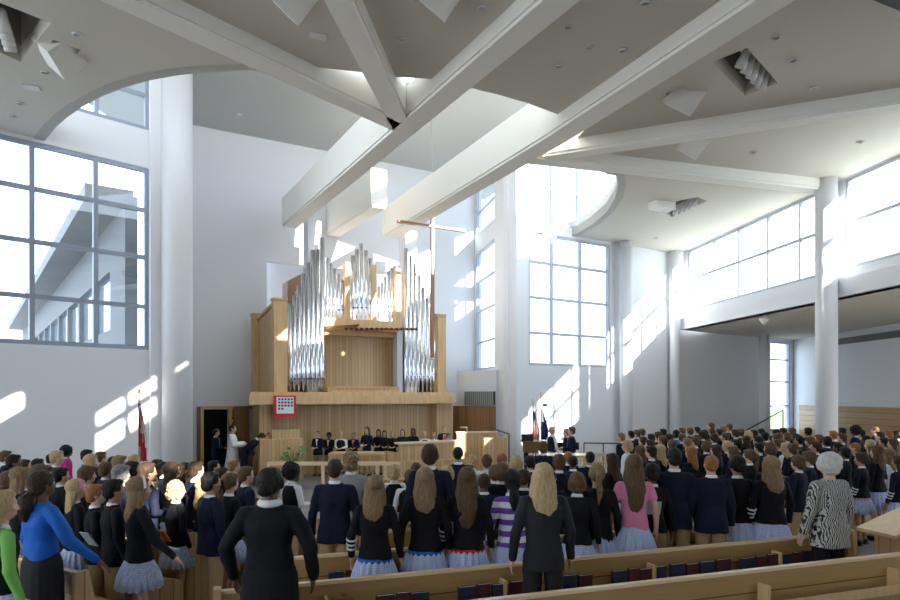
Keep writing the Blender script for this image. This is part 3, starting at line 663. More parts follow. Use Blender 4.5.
for (pk, c, sp), es_ in cnt.items():
    for i, e in enumerate(es_):
        lab = '%s hymnal, %s pew, %s' % ('navy' if c == 'n' else 'maroon', 'second' if pk == 1 else 'third', sp)
        if len(es_) > 1: lab += ', %s from left' % ordinal(i)
        tag(e, lab, 'book', 'hymnals in the pew racks')
# left block of pews
LN = Vector((.39, .92, 0)).normalized(); LA = Vector((-.84, .54, 0)).normalized(); LN2 = Vector((.54, .84, 0))
lp_n = ['beside the woman in the blue blouse', 'beside the girl with the white headband', 'catching the sun left of the aisle', 'behind the blonde girls', 'farther along the left wall', 'second to last on the left', 'last and farthest on the left']
LE = Vector((-3.41, 6.03, 0))
for k in range(6):
    p = LE+Vector((.2,.92,0))*(.9*k); q = p+LA*min(6.5, 6.2)
    pew(q, p, LN2, 'maple pew of the left block, end panel '+lp_n[k], ends=(False, True), rack=False, group='pews of the left block')
# right block of pews
RNn = Vector((-.62, .78, 0)); RA = Vector((.78, .62, 0))
for k in range(5):
    p = Vector((6.2, 10.6, 0))+Vector((-.25,.98,0))*1.5*k; q = p+RA*3.6
    pew(p, q, RNn, 'maple pew of the right block hidden among standing students, '+['nearest','second','middle','fourth','farthest'][k]+' row', ends=(True, False), rack=False, group='pews of the right block')
# panelled desk end at lower right
e = empty('reading_desk', py(910, 560, 7.9), .25, 'maple desk with a sloping top at the right edge of the picture', 'desk')
e.location.z = 0
B = MB(); B.box((.15,.2,.4), (.55,.35,.8)); B.build('body', MAPLE2, e)
zt_ = py(893,524,7.9).z
B = MB(); B.hexa([(-.28,-.05,zt_-.16),(.7,-.05,zt_+.16),(.7,.5,zt_+.16),(-.28,.5,zt_-.16),(-.28,-.05,zt_-.12),(.7,-.05,zt_+.2),(.7,.5,zt_+.2),(-.28,.5,zt_-.12)]); B.build('sloping_top', MAPLEP, e)
B = MB(); B.hexa([(-.10,-.02,.7),(.45,-.02,.7),(.45,.45,.7),(-.10,.45,.7),(-.16,-.02,zt_-.13),(.5,-.02,zt_+.09),(.5,.45,zt_+.09),(-.16,.45,zt_-.13)]); B.build('apron', MAPLE2, e)
# ---------------------------------------------------------------- chancel furniture
def bx(B, u0, u1, v0, v1, Y, dep, mi=0, floor=False):     # box facing the nave: columns u0..u1, rows v0..v1 at distance Y
    a, c = py(u0, v1, Y), py(u1, v0, Y); z0 = 0 if floor else a.z
    B.hexa([(a.x,Y,z0),(c.x,Y,z0),(c.x+.0,Y+dep,z0),(a.x,Y+dep,z0),(a.x,Y,c.z),(c.x,Y,c.z),(c.x,Y+dep,c.z),(a.x,Y+dep,c.z)], mi)
B = MB(); pts_ = [py(262,0,17.2), py(520,0,17.2), py(500,0,21.4), py(262,0,19.2)]
B.hexa([Vector((p.x,p.y,z)) for z in (0,.12) for p in pts_]); struct(B.build('chancel_step', FLOOR), 'low step of the chancel platform', 'step')
B = MB()
e = empty('choir_rail', (py(333,0,17.3).x, 17.3, .12), 0, 'pale maple rail in front of the choir, left of the curved front', 'rail')
B = MB(); bx(B, 267, 418, 462, 465.5, 17.3, .14); B.build('hand_rail', capm, e, world=True)
for u in (269, 323, 377, 385.5, 401):
    B = MB(); bx(B, u-1.6, u+1.6, 465, 0, 17.32, .09); 
    B.bm.free(); B = MB(); a = py(u, 465, 17.34); B.box((a.x, 17.36, (a.z+.12)/2), (.08,.08,a.z-.12)); B.build('post', capm, e, world=True)
B = MB(); bx(B, 386, 401, 466, 484, 17.35, .05); B.build('end_infill', MAPLE, e, world=True)
e = empty('choir_table', (py(365,0,18.4).x, 18.4, .12), 0, 'long maple table in front of the seated choir boys', 'table')
B = MB(); bx(B, 328, 386, 453.5, 455.5, 18.2, .7); B.build('table_top', MAPLEP, e, world=True)
for u in (330, 357, 384): 
    B = MB(); a = py(u, 455, 18.3); B.box((a.x, 18.5, (a.z+.12)/2), (.07,.5,a.z-.12)); B.build('leg', MAPLEP, e, world=True)
B = MB(); bx(B, 330, 384, 455.5, 462, 18.3, .03); B.build('apron', MAPLE, e, world=True)
e = empty('choir_stall', (py(425,0,18).x, 18, .12), 0, 'sunlit maple choir stall front below the seated singers', 'choir stall')

def panel(B, u0, Y0, u1, Y1, vtop, th=.08, z0=.12, topz=None):
    a, c = py(u0, vtop, Y0), py(u1, vtop, Y1); zt = topz if topz else a.z; d = (c-a); d.z = 0; d.normalize(); n = Vector((-d.y, d.x, 0))*th
    a.z = c.z = 0; B.hexa([v+Vector((0,0,z)) for z in (z0, zt) for v in (a, c, c+n, a+n)]); return zt
B = MB(); zt = panel(B, 399.5, 17.6, 464, 18.6, 444.5); B.build('front_panel', MAPLE, e, world=True)
B = MB(); panel(B, 399, 17.55, 464.5, 18.57, 443.5, th=.3, z0=zt, topz=zt+.05); B.build('ledge', capm, e, world=True)
B = MB(); panel(B, 384, 18.4, 400, 17.65, 451); B.build('side_panel', MAPLE, e, world=True)
B = MB(); panel(B, 401, 17.0, 466, 17.8, 461.5); B.build('lower_front', MAPLE, e, world=True)

e = empty('ambo', (py(480,0,19.5).x, 19.5, .12), 0, 'maple panelled enclosure right of the choir stall, streaked with sun', 'enclosure')
B = MB(); zt = panel(B, 457, 19.6, 497, 19.9, 433.5); B.build('front_panel', MAPLE, e, world=True)
B = MB(); panel(B, 456.5, 19.57, 497.5, 19.87, 432.5, th=.2, z0=zt, topz=zt+.05); B.build('ledge', capm, e, world=True)
B = MB(); panel(B, 484, 18.6, 507, 18.9, 438); B.build('lower_panel', MAPLE, e, world=True)
B = MB(); B.tube([py(460,427.5,20.4),py(467,427.5,20.4),py(467,433,20.4)], .03); B.build('chair_rail', capm, e, world=True)
e = empty('stair_rail', (py(500,0,18.3).x, 18.3, 0), 0, 'thin dark handrail sloping down beside the white pier', 'handrail')
B = MB(); B.tube([py(488,427,19.2), py(509,434,18.2)], .02); B.build('bar', BLKM, e, world=True)
B = MB(); a = py(509,434,18.2); B.tube([a, (a.x,a.y,0)], .02); B.build('post', BLKM, e, world=True)
# plant
e = empty('potted_plant', (py(293,0,17.9).x, 17.95, 0), 0, 'leafy green plant behind the choir rail', 'plant')
B = MB(); B.lathe([(.12,.0),(.18,.35),(.2,.4),(.17,.4),(.16,.34),(.001,.33)], n=16); B.build('pot', mat('dark_pot', (.08,.06,.05), .5), e)
B = MB(); lf = []
for i in range(110):
    a = random.uniform(0, 6.28); z = random.uniform(.4, 1.08); r = .34*math.sin(min(1,(z-.3)/.5)*1.8)*random.uniform(.4,1); c = Vector((math.cos(a)*r, math.sin(a)*r, z))
    d = Vector((math.cos(a), math.sin(a), random.uniform(-.6,.7))).normalized(); s_ = d.orthogonal().normalized()*.045; t = d*.09
    B.face([c-t, c+s_, c+t+Vector((0,0,-.02)), c-s_])
B.build('leaves', mat('leaf_green', (.10,.22,.05), .4, col2=(.22,.36,.10), scale=8), e)
B = MB(); 
for i in range(7): B.tube([(0,0,.33),(math.cos(i)*.1,math.sin(i)*.1,.7),(math.cos(i)*.2,math.sin(i)*.2,.95)], .008, 5)
B.build('stems', mat('stem_green', (.12,.16,.05), .6), e)
# lectern with microphone at the left
e = empty('lectern', (py(262,0,19).x, 18.9, 0), 0, 'maple lectern with a thin microphone beside the panel screen', 'lectern')

a = py(263, 439, 18.7); B = MB(); B.box((a.x, 18.9, a.z/2), (.42,.35,a.z)); B.build('body', MAPLE, e, world=True)
B = MB(); B.box((a.x, 18.88, a.z+.02), (.5,.42,.04)); B.build('top', MAPLEP, e, world=True)
B = MB(); B.tube([py(260,439,18.8), py(263,436,18.75), py(268,434,18.7)], .01, 6); B.build('microphone_stem', BLKM, e, world=True)
B = MB(); B.ball(py(268.5,433.5,18.7), .03); B.build('microphone', BLKM, e, world=True)
# low dark rail behind the left rows
B = MB(); 
# piano
Yp = 19.7
e = empty('piano', (py(550,0,Yp).x, Yp, 0), 0, 'black grand piano with a brown front board by the right wall', 'piano')
B = MB(); bx(B, 537, 579, 443.5, 450, Yp, .9); B.build('case', BLACK, e, world=True)
B = MB(); bx(B, 524.5, 538, 442.5, 453, Yp-.2, .5); bx(B, 523.5, 540, 441.5, 443, Yp-.22, .9, mi=0); B.build('key_front', mat('piano_walnut', (.16,.09,.04), .35), e, world=True)
B = MB(); bx(B, 538, 579, 442.5, 443.5, Yp-.02, .95); B.build('lid', BLACK, e, world=True)
for u, y_ in ((526.5,Yp-.1),(547,Yp+.2),(574,Yp+.7)):
    B = MB(); a = py(u,450,y_); B.lathe([(.04,0),(.06,.3),(.08,a.z+.05)], (a.x,y_+.1,0), 10); B.build('leg', BLACK, e, world=True)
e = empty('music_stand', (py(526,0,19.6).x, 19.6, 0), 0, 'black music stand left of the piano', 'music stand')
B = MB(); bx(B, 521.5, 533.5, 434, 442, 19.6, .03); B.build('desk', BLKM, e, world=True)
B = MB(); a = py(527.5,442,19.65); B.tube([a,(a.x,a.y,.02)], .012); B.build('post', BLKM, e, world=True)
B = MB(); [B.tube([(a.x,a.y,.25),(a.x+.3*math.cos(k*2.09),a.y+.3*math.sin(k*2.09),.01)], .01, 6) for k in range(3)]; B.build('tripod', BLKM, e, world=True)
# flags
def flag(u, vt, vb, Y, name, label, cols, spread, vclo0, vclo1):
    a, b_ = py(u, vt, Y), py(u, vb, Y); e = empty('flag', (a.x, Y, 0), 0, label, 'flag')
    B = MB(); B.tube([(a.x,Y,.05),(a.x,Y,a.z)], .016, 8); B.build('pole', mat('pole_wood', (.35,.22,.1), .4), e, world=True)
    B = MB(); B.ball((a.x,Y,a.z+.04), (.03,.03,.07)); B.build('finial', mat('brass', (.8,.6,.25), .3, 1), e, world=True)
    B = MB(); B.lathe([(.16,0),(.16,.04),(.05,.07),(.03,.1)], (a.x,Y,0), 14); B.build('stand', MATS['brass'], e, world=True)
    zt_, zb_ = py(u,vclo0,Y).z, py(u,vclo1,Y).z; w_ = spread*Y/F; B = MB(); n = 28; R = []
    for j in range(13):
        t = j/12; ww = w_*(.25+.75*min(1, t*1.6)); R.append([Vector((a.x+.01+ww*(i/n)*(1 if spread > 0 else 1), Y-.02+.05*math.sin(i*1.35)*(1-.2*t)-.02*math.sin(i*.5), zt_+(zb_-zt_)*t-.10*(i/n)*(1-t))) for i in range(n+1)])
    v_ = [[B.bm.verts.new(p) for p in r] for r in R]
    for j in range(12):
        for i in range(n):
            f = B.bm.faces.new((v_[j][i], v_[j][i+1], v_[j+1][i+1], v_[j+1][i])); f.smooth = True; f.material_index = cols(i/n, j/12)
    B.build('cloth', [mat('flag_red', (.55,.03,.04), .7), mat('flag_white', (.75,.72,.70), .7), mat('flag_blue', (.02,.03,.18), .7)], e, world=True)
flag(139, 393, 470, 14.6, 'us', 'red and white striped national flag hanging by the left wall', lambda i, j: (2 if (j < .35 and i < .45) else int(i*11+j*2) % 2), 8, 403, 461)
flag(533, 402, 455, 21.1, 'us', 'red, white and blue flag on the left pole beside the piano', lambda i, j: (2 if (j < .3 and i < .6) else int(i*7+j*2) % 2), 6, 410, 440)
flag(541, 395, 455, 21.6, 'blue', 'dark blue and white flag on the taller right pole', lambda i, j: (2 if j > .35 or i > .5 else 1), 7, 408, 440)
B = MB(); a, b_ = py(535.5,411,20.95), py(545,405,20.95); B.tube([a,b_], .012, 6); B.ball(b_, (.09,.05,.05)); 
e = empty('microphone_boom', (py(536,0,20.6).x,20.6,0), 0, 'angled boom microphone crossing the flag poles', 'microphone'); B.build('boom', BLKM, e, world=True)
B = MB(); B.tube([a,(a.x,a.y,0)], .012, 6); B.build('stand', BLKM, e, world=True)
# dark metal guard rail
e = empty('guard_rail', (py(640,0,19.8).x, 19.8, 0), 0, 'thin dark metal guard rail in front of the back right wall', 'railing')
B = MB(); B.tube([py(584,443,21), py(700,444,19.6)], .022); B.build('top_bar', BLKM, e, world=True)
B = MB(); B.tube([py(584,463,21), py(700,464,19.6)], .014); B.build('lower_bar', BLKM, e, world=True)
for k in range(7):
    t = k/6; a = py(584+116*t, 443+t, 21-1.4*t); B = MB(); B.tube([a,(a.x,a.y,0)], .02); B.build('post', BLKM, e, world=True)
e = empty('wooden_lectern', (py(622,0,18).x, 18, 0), 0, 'small maple lectern in front of the boy at the guard rail', 'lectern')
B = MB(); a = py(622.5,456,18); B.box((a.x,18.1,a.z/2), (.42,.3,a.z)); B.build('body', MAPLE, e, world=True)
B = MB(); B.box((a.x,18.05,a.z+.02), (.5,.4,.03)); B.build('top', MAPLEP, e, world=True)
# altar table with white cloth and pale chairs
e = empty('altar_table', (py(575,0,16.5).x, 16.5, 0), 0, 'pale wooden table below the piano, a book open on it', 'table')
B = MB(); bx(B, 545, 592, 455.5, 458, 16.4, .7); B.build('table_top', capm, e, world=True)
for u in (547, 590):
    for y_ in (16.45, 17.0):
        B = MB(); a = py(u, 458, 16.4); B.box((a.x, y_, a.z/2), (.06,.06,a.z)); B.build('leg', capm, e, world=True)
def chair(u, Y, label):
    x = py(u,0,Y).x; e = empty('wooden_chair', (x, Y, 0), .3, label, 'chair', 'pale wooden chairs by the guard rail')
    for sx in (-.2,.2):
        for sy, h in ((-.2,.95),(.2,.45)):
            B = MB(); B.box((sx,sy,h/2), (.035,.035,h)); B.build('leg', capm, e)
    B = MB(); B.box((0,0,.45), (.44,.44,.04)); B.build('seat', capm, e)
    B = MB(); B.box((0,-.2,.90), (.44,.03,.10)); B.box((0,-.2,.72), (.40,.02,.03)); B.build('backrest', capm, e)
    for k in range(4):
        B = MB(); B.box((-.14+.093*k,-.2,.66), (.02,.02,.42)); B.build('spindle', capm, e)
chair(578.5, 17.9, 'left pale wooden chair in front of the guard rail'); chair(594, 17.5, 'right pale wooden chair in front of the guard rail')
# hand rail in the far aisle
e = empty('aisle_handrail', (py(760,0,25).x, 25, 0), 0, 'dark handrail rising towards the slim window in the aisle', 'handrail')
B = MB(); B.tube([py(745,431,24), py(783,410,25.5)], .025); B.build('bar', BLKM, e, world=True)
B = MB(); a = py(783,410,25.5); B.tube([a,(a.x,a.y,0)], .025); a = py(745,431,24); B.tube([a,(a.x,a.y,0)], .025); B.build('post', BLKM, e, world=True)
# ---------------------------------------------------------------- people
from mathutils import noise
TSC = bpy.data.scenes.new('workshop')      # meshes are evaluated here, away from the growing scene
def remesh(B, voxel, smooth=4, fac=.5):
    me = bpy.data.meshes.new('tmp'); B.bm.to_mesh(me); B.bm.free()
    o = bpy.data.objects.new('tmp', me); TSC.collection.objects.link(o)
    r = o.modifiers.new('r', 'REMESH'); r.mode = 'VOXEL'; r.voxel_size = voxel
    s_ = o.modifiers.new('s', 'SMOOTH'); s_.factor = fac; s_.iterations = smooth
    vl = TSC.view_layers[0]; vl.update(); dg = vl.depsgraph; m2 = bpy.data.meshes.new_from_object(o.evaluated_get(dg))
    bpy.data.objects.remove(o); bpy.data.meshes.remove(me)
    for p in m2.polygons: p.use_smooth = True
    m2.materials.clear(); return m2
def wob(me, fn):       # push every vertex along its normal by fn(position)
    cs = [v.co.copy() for v in me.vertices]; ns = [v.normal.copy() for v in me.vertices]; out = []
    for c, n_ in zip(cs, ns): out.extend(c+n_*fn(c))
    me.vertices.foreach_set('co', out); me.update()
def seg(B, a, b, ra, rb, n=14):      # tapered rounded segment
    a, b = Vector(a), Vector(b); B.tube([a, b], [ra, rb], n); B.ball(a, ra, seg=n); B.ball(b, rb, seg=n)
def limb(B, pts, rs, n=14):
    for i in range(len(pts)-1): seg(B, pts[i], pts[i+1], rs[i], rs[i+1], n)
V = Vector
# joints for each pose: (right elbow, right wrist, left elbow, left wrist), metres on a 1.70 m figure facing +Y
POSE = {
 'down': ((.235,-.02,1.12),(.255,.06,.88),(-.235,-.02,1.12),(-.255,.06,.88)),
 'wide': ((.275,-.04,1.13),(.265,.08,.88),(-.275,-.04,1.13),(-.265,.08,.88)),
 'front': ((.225,-.01,1.13),(.10,.24,1.10),(-.225,-.01,1.13),(-.10,.24,1.10)),
 'reach': ((.31,.06,1.13),(.43,.22,.95),(-.225,-.02,1.12),(-.235,.06,.88)),
 'give': ((.22,.06,1.14),(.15,.33,1.16),(-.22,.06,1.14),(-.13,.30,1.12)),
 'sit': ((.22,.02,1.12),(.12,.26,1.02),(-.22,.02,1.12),(-.12,.26,1.02)),
}
SH = V((.175, 0, 1.385))
def hand(B, wrist, elbow, side, curl=.35):
    w_ = V(wrist); d = (w_-V(elbow)).normalized(); up = V((0,0,1)); lat = V((0,1,0)) if abs(d.z) > .75 else V((-side,0,0))
    if abs(d.z) <= .75: lat = (V((-side,0,0))-d*d.dot(V((-side,0,0)))).normalized()
    lat = (lat-d*lat.dot(d)).normalized(); nrm = d.cross(lat).normalized()      # lat: towards the thumb side
    if nrm.dot(V((-side,0,-.3))) < 0: nrm = -nrm
    pc = w_+d*.052
    q = Matrix((( *d, ), ( *lat, ), ( *nrm, ))).transposed().to_4x4(); q.translation = pc
    B.ball(pc, 1, M=q @ Matrix.Diagonal((.05,.04,.016,1)))
    seg(B, w_-d*.02, w_+d*.03, .024, .024, 10)
    for k, L_ in enumerate((.072,.080,.075,.060)):
        o = pc+d*.038+lat*(.030-.020*k); d1 = (d+nrm*curl*.5).normalized(); d2 = (d+nrm*curl*1.6).normalized()
        m1 = o+d1*L_*.5; e1 = m1+d2*L_*.5; limb(B, [o-d*.02, o, m1, e1], [.009,.0088,.0082,.007], 8)
    o = w_+d*.02+lat*.026; m1 = o+(d*.6+lat*.7+nrm*.2).normalized()*.035; e1 = m1+(d+nrm*.4).normalized()*.032
    limb(B, [o, m1, e1], [.012,.0105,.0085], 8)
HC = V((0, .012, 1.585))
def body_mesh(pose, sex, kid):
    B = MB(); ew = POSE[pose]; sw = .93 if sex == 'f' else 1.03; hs = 1.08 if kid else 1.0
    def H(p): p = V(p); return V((0,0,1.47))+(p-V((0,0,1.47)))*hs
    B.ball(H((0,.0,1.61)), (.074*hs,.094*hs,.088*hs), seg=20, rings_=14)
    B.ball(H((0,.024,1.555)), (.060*hs,.066*hs,.080*hs), seg=18, rings_=12)
    B.ball(H((0,.062,1.507)), (.026*hs,.022*hs,.020*hs)); B.ball(H((0,.048,1.53)), (.046*hs,.045*hs,.04*hs))
    seg(B, H((0,.090,1.600)), H((0,.104,1.562)), .008*hs, .013*hs, 10)      # nose
    for s in (-1, 1):
        B.ball(H((s*.011,.096,1.557)), .008*hs, seg=8, rings_=6)
        B.ball(H((s*.075,.0,1.578)), (.010*hs,.018*hs,.030*hs), seg=10)
        B.ball(H((s*.042,.060,1.565)), (.024*hs,.024*hs,.022*hs))
        seg(B, H((s*.018,.085,1.618)), H((s*.045,.072,1.617)), .009*hs, .008*hs, 8)
    seg(B, H((-.018,.089,1.533)), H((.018,.089,1.533)), .0065*hs, .0065*hs, 8); seg(B, H((-.014,.087,1.522)), H((.014,.087,1.522)), .0075*hs, .0075*hs, 8)
    seg(B, (0,-.012,1.38), H((0,.0,1.53)), .056, .050)
    T = [(.93,.135,.092),(1.02,.135,.09),(1.12,.13,.088),(1.25,.152,.102),(1.34,.155,.085),(1.40,.10,.06),(1.43,.06,.055)]
    B.rings([[V((rx*sw*math.cos(2*math.pi*i/24), ry*math.sin(2*math.pi*i/24), z)) for i in range(24)] for z, rx, ry in T])
    for s, (e, w_) in ((1, (ew[0], ew[1])), (-1, (ew[2], ew[3]))):
        sh = V((s*SH.x*sw, SH.y-.005, SH.z-.02)); e = V(e); w_ = V(w_); m_ = e.lerp(w_, .3)
        limb(B, [sh, sh.lerp(e,.5), e, m_, w_], [.040,.037,.033,.035,.024]); seg(B, (s*.06,0,1.37), sh, .042, .040)
        hand(B, w_, e, s)
        hip = V((s*.085,0,.93))
        if pose == 'sit':
            kn = V((s*.10,.42,.90)); an = V((s*.10,.44,.50)); ft = V((s*.10,.56,.46))
        else: kn = V((s*.095,.015,.50)); an = V((s*.10,-.02,.09)); ft = V((s*.115,.11,.035))
        limb(B, [hip, hip.lerp(kn,.5), kn, kn.lerp(an,.3)+V((0,-.012,0)), an], [.070,.070,.052,.053,.034]); limb(B, [an, ft], [.034,.03])
    me = remesh(B, .0065, 3); me.name = 'body'; return me
CLOTH = {
 'blazer':  ([(.80,.190,.132),(.92,.184,.134),(1.02,.162,.118),(1.12,.155,.110),(1.25,.176,.122),(1.34,.182,.112),(1.395,.148,.090),(1.425,.095,.072),(1.45,.070,.062)], .060, .048, .038, 1.0),
 'sweater': ([(.88,.188,.138),(.93,.180,.132),(1.02,.158,.112),(1.12,.148,.104),(1.25,.166,.120),(1.34,.172,.106),(1.395,.135,.084),(1.42,.088,.068),(1.445,.068,.060)], .054, .046, .037, .97),
 'tshirt':  ([(.90,.160,.115),(1.02,.152,.108),(1.12,.142,.098),(1.25,.160,.115),(1.34,.168,.102),(1.395,.125,.08),(1.42,.078,.062)], .055, .050, 0, .45),
 'blouse':  ([(.96,.165,.120),(1.04,.165,.118),(1.12,.155,.112),(1.25,.172,.124),(1.34,.178,.108),(1.395,.135,.085),(1.44,.066,.062)], .060, .052, .040, .98),
 'tunic':   ([(.74,.205,.155),(.86,.195,.150),(.98,.18,.138),(1.10,.17,.126),(1.24,.18,.130),(1.34,.182,.112),(1.395,.145,.09),(1.44,.070,.064)], .064, .054, .046, .95),
 'robe':    ([(.06,.30,.26),(.30,.27,.23),(.60,.235,.19),(.90,.20,.155),(1.06,.17,.13),(1.24,.185,.13),(1.34,.19,.115),(1.395,.15,.09),(1.44,.075,.068)], .075, .075, .085, .97),
 'vest':    ([(.92,.155,.112),(1.02,.15,.105),(1.12,.14,.096),(1.25,.158,.112),(1.34,.150,.10),(1.395,.11,.078),(1.41,.085,.066)], 0, 0, 0, 0),
}
def top_mesh(kind, pose, sex, wid=1.0):
    prof, r0, r1, r2, ext = CLOTH[kind]; ew = POSE[pose]; sw = (.95 if sex == 'f' else 1.05)
    B = MB(); n = 28
    B.rings([[V((rx*sw*wid*math.copysign(abs(math.cos(t))**.85, math.cos(t)), ry*(1+(wid-1)*.7)*math.copysign(abs(math.sin(t))**.9, math.sin(t))-.004, z)) for t in [2*math.pi*i/n for i in range(n)]] for z, rx, ry in prof])
    if r0:
        for s, (e, w_) in ((1, (ew[0], ew[1])), (-1, (ew[2], ew[3]))):
            sh = V((s*(SH.x*sw*max(wid,1)-.012), -.005, SH.z-.015)); e = V(e); w_ = V(w_)
            seg(B, (s*.07,0,1.375), sh, r0*.95, r0)
            if ext < .6: limb(B, [sh, sh.lerp(e,.5)], [r0, r0*.98])
            else:
                ww = e.lerp(w_, ext-.02); limb(B, [sh, sh.lerp(e,.5), e], [r0, (r0+r1)/2, r1]); limb(B, [e, ww], [r1, r2])
    me = remesh(B, .009, 3)
    wob(me, lambda c: (noise.noise(V((c.x*9, c.y*9, c.z*5)))*.012+noise.noise(V((c.x*22+5, c.y*22, c.z*14)))*.004)*(.4 if c.z > 1.36 else 1))
    me.name = kind; return me
def trousers_mesh(pose):
    B = MB(); 
    for s in (-1, 1):
        hip = V((s*.088,0,.92))
        if pose == 'sit': pts_ = [hip, V((s*.10,.42,.905)), V((s*.10,.44,.55))]; rs = [.105,.082,.062]
        else: pts_ = [hip, V((s*.098,.01,.50)), V((s*.105,-.015,.10))]; rs = [.088,.078,.066]
        limb(B, pts_, rs, 16)
    B.ball((0,0,.95), (.150,.105,.09), seg=20)
    me = remesh(B, .011, 3)
    wob(me, lambda c: noise.noise(c*12)*.008)
    me.name = 'trousers'; return me
def skirt_mesh(kind):
    B = MB(); n = 96; R = []
    prof = {'pleat': [(.99,.140,.10,0),(.93,.152,.112,0),(.88,.172,.130,.003),(.82,.195,.158,.009),(.72,.225,.195,.018),(.60,.245,.215,.022)],
            'straight': [(1.02,.150,.11,0),(.92,.182,.145,0),(.75,.19,.155,.002),(.45,.19,.155,.004)]}[kind]
    for z, rx, ry, am in prof:
        R.append([V(((rx+am*math.cos(18*t))*math.cos(t), (ry+am*math.cos(18*t))*math.sin(t), z)) for t in [2*math.pi*i/n for i in range(n)]])
    k = [[p*1.0 for p in r] for r in R]
    inner = [[V((p.x*.97, p.y*.97, p.z)) for p in r] for r in reversed(R)]
    B.rings(R+inner[:1]+inner[1:], caps=False); me = bpy.data.meshes.new('skirt'); B.bm.to_mesh(me); B.bm.free()
    return me
def hair_mesh(style, kid):
    hs = 1.08 if kid else 1.0; B = MB()
    def H(p): p = V(p); return V((0,0,1.47))+(p-V((0,0,1.47)))*hs
    def bl(c, r): B.ball(H(c), tuple(x*hs for x in r), seg=18, rings_=12)
    vox = .007
    if style in 's':
        bl((0,-.014,1.622), (.084,.096,.090)); bl((0,-.045,1.57), (.072,.062,.07)); bl((0,.03,1.672), (.062,.062,.032)); 
        for s in (-1,1): bl((s*.068,.0,1.61), (.018,.03,.04))
    elif style == 'z': bl((0,-.010,1.622), (.080,.097,.086)); bl((0,-.04,1.57), (.066,.058,.06))
    elif style == 'm':
        bl((0,-.010,1.628), (.092,.104,.094)); bl((0,-.045,1.57), (.082,.066,.085)); bl((.01,.045,1.672), (.066,.060,.036))
        for s in (-1,1): bl((s*.076,.005,1.59), (.02,.04,.055))
    elif style in 'LlpuoH':
        bl((0,-.014,1.622), (.088,.100,.093)); bl((0,.03,1.672), (.062,.062,.034))
        for s in (-1,1): bl((s*.074,.006,1.60), (.018,.034,.05))
        if style == 'L' or style == 'H':
            low = 1.27 if style == 'L' else 1.12; d_ = (1.42-low)/3
            prof = [(1.66,.070,.05,-.03),(1.58,.090,.062,-.045),(1.50,.098,.055,-.055),(1.42,.108,.042,-.075),(1.42-d_,.104,.034,-.098),(1.42-2*d_,.088,.028,-.108),(low+.03,.062,.020,-.112),(low,.030,.010,-.114)]
            B.rings([[V((rx*math.cos(t)+.006*math.sin(6*t+z*30), ry*math.sin(t)+y, z+.018*math.sin(3*t+1)*(1.45-z)/.2*(z < 1.45))) for t in [2*math.pi*i/24 for i in range(24)]] for z, rx, ry, y in prof])
            for s in (-1,1): limb(B, [V((s*.078,.0,1.58)), V((s*.092,-.01,1.47)), V((s*.10,-.02,1.36))], [.028,.030,.022], 10)
        if style == 'l': 
            prof = [(1.66,.070,.05,-.03),(1.58,.092,.064,-.04),(1.50,.100,.060,-.048),(1.42,.105,.048,-.065),(1.36,.095,.036,-.082),(1.31,.062,.02,-.092)]
            B.rings([[V((rx*math.cos(t)+.007*math.sin(5*t+z*24), ry*math.sin(t)+y, z)) for t in [2*math.pi*i/24 for i in range(24)]] for z, rx, ry, y in prof])
        if style == 'p':
            bl((0,-.045,1.58), (.075,.062,.07)); limb(B, [H((0,-.10,1.63)), H((0,-.145,1.60)), V((.005,-.150,1.50)), V((.01,-.135,1.38)), V((.0,-.125,1.26))], [.026,.034,.038,.030,.010], 12)
        if style == 'u':
            bl((0,-.045,1.58), (.075,.062,.07)); bl((0,-.115,1.56), (.048,.040,.048))
        if style == 'o':
            bl((0,-.03,1.59), (.100,.092,.098)); bl((0,-.045,1.53), (.092,.068,.05))
            for s in (-1,1): bl((s*.080,.01,1.56), (.026,.045,.06))
    elif style == 'n':     # low ponytail gathered at the nape
        bl((0,-.014,1.622), (.088,.102,.093)); bl((0,-.045,1.57), (.078,.064,.08)); limb(B, [H((0,-.09,1.53)), V((0,-.13,1.47)), V((0,-.14,1.40)), V((0,-.13,1.30))], [.03,.055,.058,.02], 12)
    elif style == 'B':     # rounded silver set hair
        bl((0,-.012,1.632), (.108,.116,.100)); bl((0,-.03,1.58), (.108,.090,.075)); bl((0,-.04,1.53), (.085,.062,.045))
        for s in (-1,1): bl((s*.088,.02,1.585), (.026,.05,.06))
    elif style in 'ca':
        k = 1.0 if style == 'c' else 1.28; bl((0,-.012,1.625), (.088*k,.098*k,.092*k)); bl((0,-.04,1.57), (.078*k,.066*k,.085))
        rr = random.Random(3)
        for i in range(90):
            a = rr.uniform(0, 6.28); z = rr.uniform(-.75, 1); q = math.sqrt(max(0, 1-z*z)); p = V((q*math.cos(a)*.088*k, q*math.sin(a)*.096*k-.015, 1.62+z*.092*k))
            if p.y > .045 and p.z < 1.65: continue
            bl(p, (.020,.020,.020))
            if style == 'c' and p.y < .02 and z < 0: bl(p+V((0,-.01,-.05)), (.022,.022,.022))
    me = remesh(B, vox, 2)
    wob(me, lambda c: noise.noise(V((c.x*70, c.y*70, c.z*9)))*.0045+noise.noise(V((c.x*16,c.y*16,c.z*10)))*.006)
    me.name = 'hair_'+style; return me
